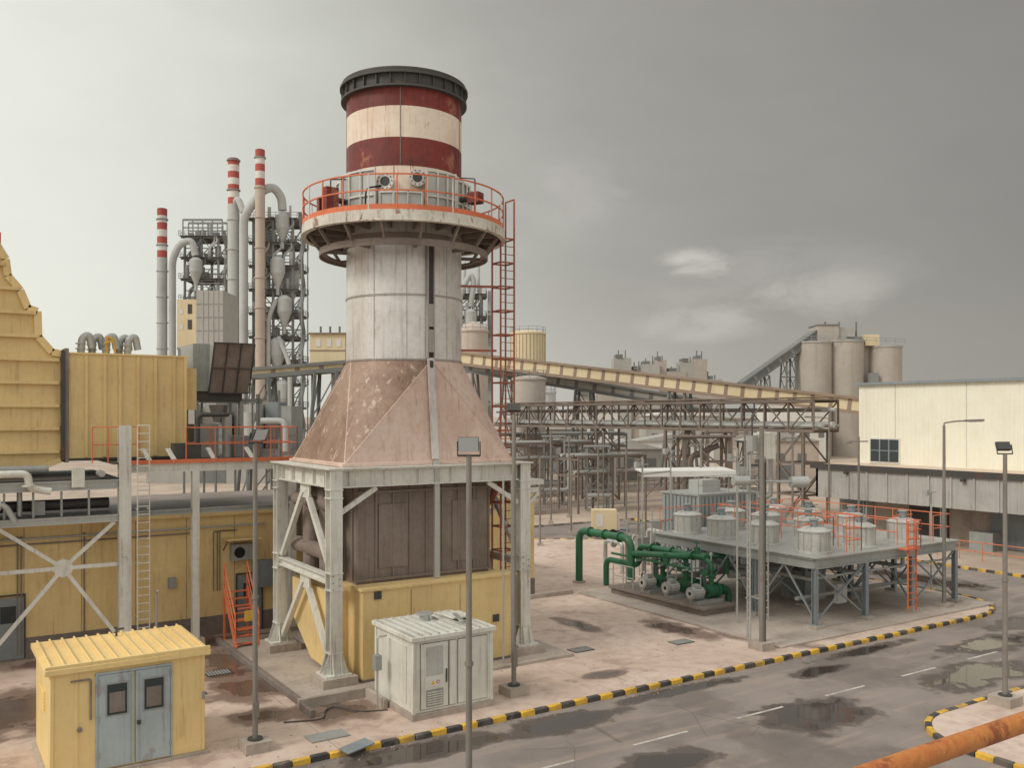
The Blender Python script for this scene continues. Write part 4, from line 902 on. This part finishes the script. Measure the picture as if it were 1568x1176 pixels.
def heater(name, T, x0, x1, y0, y1, H, levels, seed):
    rnd = random.Random(seed); o = Obj(name, T); o.part('steel_tower')
    xs = [x0, (x0+x1)/2, x1]; dz = H/levels
    for x in xs:
        for y in (y0, y1): o.beam((x, y, 0), (x, y, H), .5, .5, 'f_steel2')
    for l in range(1, levels+1):
        z = l*dz
        for y in (y0, y1):
            o.beam((x0-1, y, z), (x1+1, y, z), .3, .4, 'f_steel2'); o.beam((x0, y, z-dz/2), (x1, y, z-dz/2), .2, .25, 'f_steel2')
            for i in range(2):
                a, b = xs[i], xs[i+1]
                if (l+i) % 2: a, b = b, a
                o.beam((a, y, z-dz), (b, y, z), .2, .2, 'f_steel2')
        for x in xs: o.beam((x, y0, z), (x, y1, z), .3, .4, 'f_steel')
        for x in (x0, x1): o.beam((x, y0, z-dz), (x, y1, z), .2, .2, 'f_steel2')
        o.box(x0-1.2, x1+1.2, y0-1.2, y1+1.2, z+.25, z+.35, 'f_steel')
        o.rail([(x0-1.2, y0-1.2, z+.35), (x1+1.2, y0-1.2, z+.35), (x1+1.2, y1+1.2, z+.35), (x0-1.2, y1+1.2, z+.35)], 1.2, 'f_steel2', 1.6, .05, closed=True)
        s_ = 1 if l % 2 else -1; xc = x1+2.0
        o.beam((xc, y0-2*s_, z-dz+.4), (xc, y0+2*s_, z+.4), .8, .2, 'f_steel2'); o.beam((xc, y0-2*s_, z-dz+1.4), (xc, y0+2*s_, z+1.4), .8, .06, 'f_steel2')
        for k in range(8):
            px_, py_ = rnd.uniform(x0, x1), rnd.uniform(y0-.8, y1)
            if rnd.random() < .5: o.box(px_-.6, px_+.6, py_-.5, py_+.5, z+.4, z+.4+rnd.uniform(.8, 2.2), rnd.choice(('f_steel2', 'f_light', 'f_shed', 'f_steel')))
            else: o.cyl((px_, py_, z+.4), (px_, py_, z+.4+rnd.uniform(1.5, 4)), rnd.uniform(.2, .6), 'f_light', n=10)
        for k in range(3):
            px_ = rnd.uniform(x0, x1-1.5); o.pipe([(px_, y0-.5, z-dz), (px_, y0-.5, z-dz*.5), (px_+rnd.uniform(.8, 2.5), y0-.5, z-dz*.2), (px_+1.5, y0-.5, z+.3)], rnd.uniform(.1, .28), rnd.choice(('f_light', 'f_steel')), 8)
    for yy in (y0-3, y0+3): o.beam((x1+2.6, yy, 0), (x1+2.6, yy, H*.95), .22, .22, 'f_steel2')
    return o, dz
T = viewT(-60.9, 200)
o, dz = heater('preheater_tower', T, 3.8, 12.5, 2, 11, 52, 10, 1)
o.part('cyclones')
for x, y, z, r in ((10.4, 1.2, 50, 1.5), (9.6, .2, 40, 1.6), (11, .5, 31.5, 1.6), (9.5, .3, 22, 1.7), (10.5, .3, 12.5, 1.8), (6, 6, 46, 2), (11, 6, 38, 2)): cyclone(o, x, y, z, r)
o.part('riser_ducts')
o.pipe([(2.6, -1.4, 2), (2.6, -1.4, 52), (4.6, -1.4, 55), (6.8, -1.0, 58), (8.8, -.4, 58.8), (10.2, 1.2, 57), (10.4, 1.2, 54)], .95, 'f_light', 16, 2.2)
o.pipe([(2.6, -1.5, 53), (1.2, -1.2, 56.5), (0, 0, 54)], .7, 'f_light', 14, 1.5)
o.pipe([(7.9, -1.2, 12), (7.9, -1.2, 30), (9.4, -.6, 34)], .5, 'f_light', 12, 2); o.pipe([(12.6, -1.2, 5), (12.6, -1.2, 20), (10, -.8, 26)], .5, 'f_light', 12, 2)
o.part('stack_left'); stack(o, 0, 0, 1.25, 65, 'f_light', 55, 7)
o.part('stack_right'); stack(o, 6.4, -2.2, 1.05, 66.3, 'f_beige', 58.5, 5)
o.done()
T = viewT(-88, 230)
o, dz = heater('preheater_tower', T, 5.0, 13.5, 2, 10, 54, 10, 2)
o.part('cyclones')
for x, y, z, r in ((8, .3, 33, 1.8), (8.4, .3, 45, 1.6), (10.5, .3, 22, 1.8)): cyclone(o, x, y, z, r)
o.part('ducts'); o.pipe([(2.9, -1, 3), (2.9, -1, 48), (4.6, -.5, 52), (7.5, 0, 53), (8.4, 0, 49)], .9, 'f_light', 14, 2.4)
o.part('stack'); stack(o, 0, 0, 1.25, 60.8, 'f_light', 48.5, 7)
o.part('head_frame')
for x in (4.5, 7, 9.5, 12, 14.5): o.beam((x, 2, 54), (x, 2, 58.5), .25, .25, 'f_steel2'); o.beam((x, 6, 54), (x, 6, 58.5), .25, .25, 'f_steel2')
for y in (2, 6): o.beam((4.5, y, 58.5), (14.5, y, 58.5), .4, .5, 'f_steel2'); o.beam((4.5, y, 56.5), (14.5, y, 56.5), .3, .3, 'f_steel2')
o.done()
T = viewT(-12.5, 220)
o, dz = heater('preheater_tower', T, -1, 5, 2, 9, 38, 7, 3)
o.part('cyclones'); cyclone(o, 2.5, 0, 31, 1.5); cyclone(o, 4, 0, 22, 1.5); o.pipe([(0, -1, 10), (0, -1, 38), (2.5, 0, 43), (3.4, 0, 41), (2.5, 0, 35)], .7, 'f_light', 12, 2.0)
for x in (1.0, 4.4): o.cyl((x, 2, 38), (x, 2, 46), .35, 'f_light', n=10)
o.done()
o = Obj('process_building', viewT(-51.5, 152))
o.box(-4.2, -.8, 0, 8, 20, 28.2, 'f_cream'); o.box(-.8, 3.6, -.5, 8, 18.5, 29.6, 'f_shed'); o.box(-3.2, 1.6, .5, 7.5, 12, 20, 'f_shed'); o.box(1, 3.6, .5, 7, 0, 18.5, 'f_steel2')
for x in (-3.9, -2.6, -1.2, .2, 2.2, 3.4): o.beam((x, .2, 0), (x, .2, 20), .35, .35, 'f_steel2')
for z in (6, 12, 16, 20): o.beam((-4.2, .1, z), (3.7, .1, z), .3, .4, 'f_steel2')
for z in (23.2, 25.8): o.box(-2.4, -1.7, -.05, -.0, z, z+1.6, 'dark'); o.box(-3.7, -3.2, -.05, 0, z, z+.8, 'f_white')
for k in range(1, 5): o.box(-.8, 3.6, -.56, -.5, 18.5+k*2.2, 18.6+k*2.2, 'f_steel2'); o.box(-.6+k*.85, -.5+k*.85, -.58, -.5, 18.6, 29.5, 'f_conc')
o.rail([(-.8, -.4, 29.6), (3.6, -.4, 29.6)], 1.2, 'f_steel2', 1.2, .06)
o.done()
o = Obj('process_building', viewT(-17.3, 86))
o.box(-1.7, 1.6, 0, 5, 13.9, 16.6, 'f_cream'); o.box(.2, 3, .5, 5, 8, 13.9, 'f_beige'); o.box(-1.9, 1.8, -.2, 5.2, 16.6, 16.72, 'f_tanroof')
for x in (-1.5, 1.4): o.beam((x, .3, 0), (x, .3, 13.9), .25, .25, 'f_steel')
o.box(-1.75, 1.65, -.05, 0, 15, 15.1, 'f_tanroof')
for x in (-.9, 0, .9): o.cyl((x, 1, 16.7), (x, 1, 17.4), .1, 'f_steel', n=8)
for x in (-1.1, -.1, .8): o.box(x, x+.4, -.04, 0, 15.4, 16.1, 'f_white')
o.done()
o = Obj('filter_building', viewT(-24, 75))
for i in range(7):
    x = -3+i*1.3; h = 9.2+random.uniform(-.6, 1.6); o.box(x, x+1.1, i % 2, 4, 6.2, h, random.choice(('f_shed', 'grey', 'bluegrey'))); o.beam((x+.1, i % 2, 0), (x+.1, i % 2, 11 if i % 3 == 0 else 6.2), .15, .15, 'f_steel')
o.box(-4, 7, 0, 5, 5.6, 6.2, 'f_steel'); o.cyl((2.5, -.4, 6), (2.5, -.4, 9.2), .5, 'f_light'); o.pipe([(3.2, -.5, 5), (3.2, -.5, 8.5), (5.5, -.5, 8.5), (5.5, -.5, 6)], .25, 'f_light')
o.prismy([(-.5, 9.8), (.8, 9.8), (.4, 8.4), (-.1, 8.4)], -1.2, -.1, 'dark'); o.rail([(-4, -.1, 6.2), (7, -.1, 6.2)], 1.1, 'f_steel', 1.2, .03)
o.done()
def silo(name, X, Y, r, z, m, dome=1.0, ribs=0, ribm='f_tanroof'):
    o = Obj(name, viewT(X, Y)); o.revolve(0, 0, [(r, 0), (r, z), (r+.15, z), (r+.15, z+.25), (r*.6, z+.25+dome*.7), (0, z+.25+dome)], m, 40)
    for i in range(ribs):
        t = i*math.tau/ribs; o.beam((r*math.cos(t), r*math.sin(t), z*.55), (r*math.cos(t), r*math.sin(t), z), .09, .09, ribm)
    pts = [((r)*math.cos(k*math.tau/12), (r)*math.sin(k*math.tau/12), z+.25) for k in range(12)]
    o.rail(pts, 1.0, 'f_steel2', 3, .03, closed=True); o.done()
silo('storage_silo', 2.8, 160, 3.05, 23.0, 'f_cream', .6, 30)
silo('storage_silo', -6.3, 150, 2.4, 22.5, 'f_beige', 1.6, 0)
silo('storage_silo', 2.2, 117, 2.1, 13.4, 'f_conc', .4, 0)
silo('storage_silo', 5.6, 150, 1.6, 12.5, 'f_light', .8, 0)
o = Obj('cement_silo_battery', viewT(62, 200))
o.part('silos')
for x, r, z in ((3.9, 3.9, 24.5), (11, 3.8, 24.8), (19.6, 3.5, 23.6)): o.cyl((x, 0, 0), (x, 0, z), r, 'f_conc', n=36); o.cyl((x, 0, z), (x, 0, z+.4), r+.15, 'f_shed', n=36)
o.box(14.6, 16.6, 0, 4, 0, 24, 'f_conc')
o.part('headhouse'); o.box(4.3, 8.8, -2, 4, 24.8, 28.4, 'f_conc'); o.box(8.8, 12.4, -1.5, 4, 24.8, 28, 'f_shed'); o.box(4.1, 9.0, -2.2, 4.2, 28.4, 28.6, 'f_steel')
o.box(14.5, 17.6, -2, 3, 24, 26.4, 'f_cream'); o.box(10.6, 14.0, -1.5, 3, 24.8, 26, 'f_steel'); o.box(15.0, 16.8, -3.6, -2, 12, 18, 'f_steel2')
for x in (5.2, 6.8): o.box(x, x+.7, -2.05, -2, 25.6, 27.4, 'f_shed')
o.rail([(.5, -3.5, 24.8), (8, -3.7, 24.8), (22.5, -3.3, 24.2)], 1.1, 'f_steel2', 2, .05)
for x in (6.5, 9.5, 13.3): o.cyl((x, 0, 26), (x, 0, 29.3), .2, 'f_steel', n=8)
o.box(14.2, 17.4, -5, -3.9, 8, 12, 'f_shed')
o.done()
o = Obj('mill_building', viewT(26, 232)); r_ = random.Random(5)
for x, w, z, m in ((0, 4.5, 23.5, 'f_shed'), (4.5, 3, 20.5, 'f_conc'), (7, 4.5, 21.8, 'f_shed'), (10.5, 3, 23, 'f_conc'), (13.5, 5, 20, 'f_conc'), (17, 4, 22.5, 'f_shed'), (20.5, 3.2, 23.2, 'f_conc'), (23, 4.5, 18, 'f_shed'), (-4, 4, 19, 'f_conc'), (-9, 5, 14, 'f_shed')):
    o.box(x, x+w-.01, r_.uniform(0, 2), 8, 0, z, m); o.box(x+.5, x+w*.5, 1, 6, z, z+.9, 'f_steel')
    for k in (0.3, .7): o.cyl((x+w*k, 3, z), (x+w*k, 3, z+r_.uniform(1, 2.4)), .15, 'f_steel', n=6)
o.done()
for (X, Y, w, h, d, m) in ((16, 190, 12, 11, 10, 'f_white'), (32, 170, 14, 10, 10, 'f_shed'), (58, 185, 12, 12.5, 9, 'f_white'), (70, 150, 10, 9, 9, 'f_beige'), (8, 140, 7, 8, 8, 'f_shed'), (44, 260, 60, 9, 10, 'f_conc'), (-130, 300, 90, 12, 10, 'f_conc'), (110, 260, 60, 10, 12, 'f_shed'), (38, 128, 10, 6.5, 6, 'f_beige'), (16, 125, 9, 5.5, 8, 'f_shed'), (26, 145, 12, 6, 8, 'f_white'), (-40, 120, 16, 8, 8, 'f_shed')):
    o = Obj('industrial_shed', viewT(X, Y)); o.box(-w/2, w/2, 0, d, 0, h-1.2, m)
    o.prismy([(-w/2-.3, h-1.2), (w/2+.3, h-1.2), (0, h)], -.3, d+.3, 'f_shed' if m != 'f_shed' else 'f_white')
    for k in range(int(w/3)): o.box(-w/2+1+k*3, -w/2+2.2+k*3, -.06, -.0, h*.35, h*.55, 'f_steel')
    o.box(-w*.1, w*.15, -.08, -.0, 0, h*.3, 'f_steel'); o.done()

# ------------------------------------------------------------------ middle yard
o = Obj('yard_fence')
for x0_, x1_, y_ in ((30, 50, 67.6), (44, 90, 81.5)):
    o.box(x0_, x1_, y_-.1, y_+.1, 0, .4, 'conc')
    for x in range(x0_, x1_+1): o.cyl((x, y_, .4), (x, y_, 2.2), .035, 'brownsteel', n=6)
    for z in (.7, 1.2, 1.7, 2.15): o.cyl((x0_, y_, z), (x1_, y_, z), .02, 'brownsteel', n=6)
    x = x0_
    while x < x1_: o.cyl((x, y_, .4), (x, y_, 2.15), .012, 'brownsteel', n=4); x += .25
o.done()
o = Obj('canopy_shed', viewT(10.7, 57))
o.beam((-2.8, 0, 5.5), (2.8, 0, 5.6), 3.6, .1, 'f_white'); o.box(-2.8, 2.8, -1.9, -1.8, 5.25, 5.6, 'f_white')
for x in (-2.6, 0, 2.6):
    for y in (-1.6, 1.6): o.cyl((x, y, 0), (x, y, 5.45), .06, 'brownsteel', n=8)
    o.beam((x, -1.6, 5.2), (x, 1.6, 5.2), .08, .12, 'brownsteel')
for i in range(4): o.beam((-2.6+i*1.3, -1.6, 4), (-1.3+i*1.3, -1.6, 5.4), .05, .05, 'brownsteel')
o.box(-2, -.4, -.5, .8, 0, 2.4, 'grey'); o.box(.2, 2.2, 0, 1.3, 0, 1.9, 'bluegrey')
o.done()
o = Obj('steel_trestle', viewT(13.8, 66)); o.trestle(-1.6, 1.6, -1.2, 1.2, 0, 7.4, 3, 'brownsteel', .2); o.box(-2, 2, -1.5, 1.5, 7.4, 7.5, 'brownsteel'); o.rail([(-2, -1.5, 7.5), (2, -1.5, 7.5)], 1.1, 'brownsteel', 1)
o.pipe([(-1, -.5, 0), (-1, -.5, 6), (1, -.5, 6.8)], .2, 'brownsteel'); o.done()
for X, Y, h, m in ((4.2, 92, 6.8, 'f_steel2'), (8, 86, 6, 'f_steel2'), (17.5, 78, 7.5, 'brownsteel'), (22, 84, 6.5, 'f_steel')):
    o = Obj('steel_trestle', viewT(X, Y)); o.trestle(-1, 1, -1, 1, 0, h, 3, m, .16); o.pipe([(-1, -1, 1.5), (1.5, -1, 1.5), (1.5, -1, 5)], .2, 'f_light'); o.box(-1.2, 1.2, -1.2, 1.2, h, h+.08, m); o.done()
o = Obj('generator_trailer', viewT(6.9, 67)); o.box(-1.0, .8, 0, 1.2, .5, 2.0, 'f_cream'); o.box(.8, 1.0, .1, 1.1, .5, 1.7, 'f_white'); o.box(-1.1, 1.0, -.05, 1.25, .38, .5, 'dark')
for x in (-.6, .5): o.cyl((x, -.08, .3), (x, .15, .3), .3, 'black', n=16); o.cyl((x, 1.05, .3), (x, 1.28, .3), .3, 'black', n=16)
o.beam((1.0, .6, .5), (1.8, .6, .4), .08, .08, 'blue'); o.box(-.7, -.2, -.02, 0, .8, 1.7, 'f_white'); o.done()
def pole(X, Y, z, arm=0):
    o = Obj('utility_pole', viewT(X, Y)); o.cyl((0, 0, 0), (0, 0, z), .07, 'pole', n=8); o.box(-.2, .2, -.2, .2, 0, .3, 'conc')
    if arm: o.beam((-.6, 0, z-.3), (.6, 0, z-.3), .08, .08, 'pole'); o.box(-.75, -.45, -.12, .12, z-.45, z-.32, 'pole')
    o.done()
for X, Y, z, ar in ((3.2, 75, 7.6, 0), (5.0, 80, 7.2, 1), (6.6, 70, 6.6, 0), (8.4, 84, 7.5, 0), (9.5, 76, 6.2, 1), (10.9, 62, 5.4, 0), (12.0, 58, 7.4, 1), (1.9, 62, 6, 0), (15.4, 60, 6.8, 0), (16.3, 64, 8.0, 1), (17.8, 58, 7.8, 1), (21, 66, 7, 0), (4.4, 68, 5.5, 0), (22, 58, 7.6, 1)): pole(X, Y, z, ar)
o = Obj('stop_sign', viewT(9.75, 55)); o.cyl((0, 0, 0), (0, 0, 3.4), .04, 'galv', n=8); o.cyl((0, -.06, 3.3), (0, -.04, 3.3), .3, 'signred', n=8, smooth=False); o.box(-.2, .2, -.07, -.061, 3.24, 3.36, 'f_white'); o.cyl((0, -.035, 3.3), (0, -.02, 3.3), .33, 'f_white', n=8, smooth=False); o.done()
o = Obj('valve_manifold')
for i in range(4):
    x = 33+i*1.6; o.pipe([(x, 39.5, .1), (x, 39.5, 1.8+.2*i), (x, 41, 1.8+.2*i), (x, 41, .1)], .12, ('galv', 'duct')[i % 2]); o.cyl((x, 40.2, 1.7+.2*i), (x, 40.3, 1.7+.2*i), .22, 'galv')
for i in range(5): o.cyl((32.5+i*.9, 38.5, .1), (32.5+i*.9, 38.5, 3.2+.3*(i % 3)), .04, 'galv', n=6)
o.beam((32.5, 38.5, 3), (36.1, 38.5, 3), .06, .06, 'galv'); o.box(33.2, 34, 38.4, 38.7, 1.2, 2.2, 'grey')
o.done()
o = Obj('kerb_step'); o.box(20.4, 27.2, 36.3, 36.5, .1, .32, 'conc'); o.box(20.2, 20.4, 30, 36.5, .1, .32, 'conc'); o.done(.02)

# ------------------------------------------------------------------ world
w = bpy.data.worlds.new('World'); sc.world = w; w.use_nodes = True
g = NT(w.node_tree); w.node_tree.nodes.clear()
SUN_EL = 42
sd = Vector((-CA*.85-SA*.5, SA*.85-CA*.5, 0)).normalized()   # towards the sun: left and behind the viewer
az = math.atan2(sd.x, sd.y)
sky = g.n('ShaderNodeTexSky', sky_type='NISHITA'); sky.sun_disc = False; sky.sun_elevation = math.radians(SUN_EL); sky.sun_rotation = az
sky.dust_density = 4
bg1 = g.n('ShaderNodeBackground'); g.l(sky.outputs[0], bg1.inputs[0]); bg1.inputs[1].default_value = .1
co = g.n('ShaderNodeTexCoord').outputs['Generated']
sp = g.n('ShaderNodeSeparateXYZ'); g.l(co, sp.inputs[0])
def dot(v):
    nd = g.n('ShaderNodeVectorMath', operation='DOT_PRODUCT'); g.l(co, nd.inputs[0]); nd.inputs[1].default_value = v; return nd.outputs['Value']
lat = dot((CA, -SA, 0)); fwd = dot((SA, CA, 0))
n1 = g.noise(g.mapv(co, (1, 1, 2.4)), 1.7, 5, .55, .3); n2 = g.noise(g.mapv(co, (1, 1, 2.6)), 5, 5, .6)
t = g.math('ADD', lat, g.math('MULTIPLY', sp.outputs[2], .22))
t = g.math('ADD', t, g.math('MULTIPLY', g.math('SUBTRACT', n1, .5), .34)); t = g.math('ADD', t, g.math('MULTIPLY', g.math('SUBTRACT', n2, .5), .1))
rp = g.n('ShaderNodeValToRGB'); g.l(g.math('ADD', g.math('MULTIPLY', t, .5), .5), rp.inputs[0])
cr = rp.color_ramp; cr.interpolation = 'B_SPLINE'
cr.elements[0].position = .0; cr.elements[0].color = S(252, 251, 243)
cr.elements[1].position = 1; cr.elements[1].color = S(134, 131, 126)
for p, c in ((.22, S(252, 252, 241)), (.35, S(230, 232, 222)), (.47, S(196, 196, 187)), (.57, S(169, 166, 159)), (.69, S(147, 144, 138)), (.8, S(138, 135, 129))):
    e = cr.elements.new(p); e.color = c
col = g.mix(g.step(sp.outputs[2], .45, .95), rp.outputs[0], S(244, 243, 238))
col = g.mix(g.step(g.math('MULTIPLY', fwd, -1), .0, .6), col, S(233, 231, 224))
col = g.mix(g.math('MULTIPLY', g.math('SUBTRACT', 1, g.step(sp.outputs[2], .0, .2)), .2), col, S(202, 197, 186))
wn = g.noise(g.mapv(co, (1, 1, 2.2), (3, 1, 0)), 9, 6, .64, .5)
def puff(X, Z, wx, wz, amt, c=S(204, 200, 192)):
    global col
    L = math.sqrt(1+X*X+Z*Z)
    lx = g.math('DIVIDE', g.math('SUBTRACT', lat, X/L), wx); lz = g.math('DIVIDE', g.math('SUBTRACT', sp.outputs[2], Z/L), wz)
    d = g.math('ADD', g.math('MULTIPLY', lx, lx), g.math('MULTIPLY', lz, lz))
    e = g.math('SUBTRACT', 1, g.step(d, .0, 1.0))
    f = g.math('MULTIPLY', e, g.step(g.math('ADD', wn, g.math('MULTIPLY', e, .25)), .5, .85))
    f = g.math('MULTIPLY', f, g.math('MULTIPLY', g.step(fwd, 0, .1), amt)); col = g.mix(f, col, c)
puff(.2, .163, .055, .024, 1.0); puff(.21, .10, .10, .03, .5); puff(.34, .13, .10, .035, .4); puff(.06, .24, .09, .05, .3); puff(.28, .145, .2, .06, .22)
bg2 = g.n('ShaderNodeBackground'); g.l(col, bg2.inputs[0]); bg2.inputs[1].default_value = 1.0
mx = g.n('ShaderNodeMixShader'); mx.inputs[0].default_value = .95; g.l(bg1.outputs[0], mx.inputs[1]); g.l(bg2.outputs[0], mx.inputs[2])
wo = g.n('ShaderNodeOutputWorld'); g.l(mx.outputs[0], wo.inputs[0])
sl = bpy.data.lights.new('sun', 'SUN'); sl.energy = 1.5; sl.angle = math.radians(16); sl.color = (1, .95, .87)
so = bpy.data.objects.new('sun', sl); sc.collection.objects.link(so)
dv = Vector((sd.x*math.cos(math.radians(SUN_EL)), sd.y*math.cos(math.radians(SUN_EL)), math.sin(math.radians(SUN_EL))))
so.rotation_euler = dv.to_track_quat('Z', 'Y').to_euler()
# ------------------------------------------------------------------ camera
cam = bpy.data.cameras.new('camera'); co_ = bpy.data.objects.new('camera', cam); sc.collection.objects.link(co_)
cam.sensor_width = 36; cam.lens = 32.14; cam.shift_y = .030; cam.clip_end = 6000; cam.clip_start = .1
co_.location = (0, 0, 9); co_.rotation_euler = (math.radians(90), 0, math.radians(-33)); sc.camera = co_
sc.view_settings.view_transform = 'Standard'; sc.view_settings.look = 'None'; sc.view_settings.exposure = 0
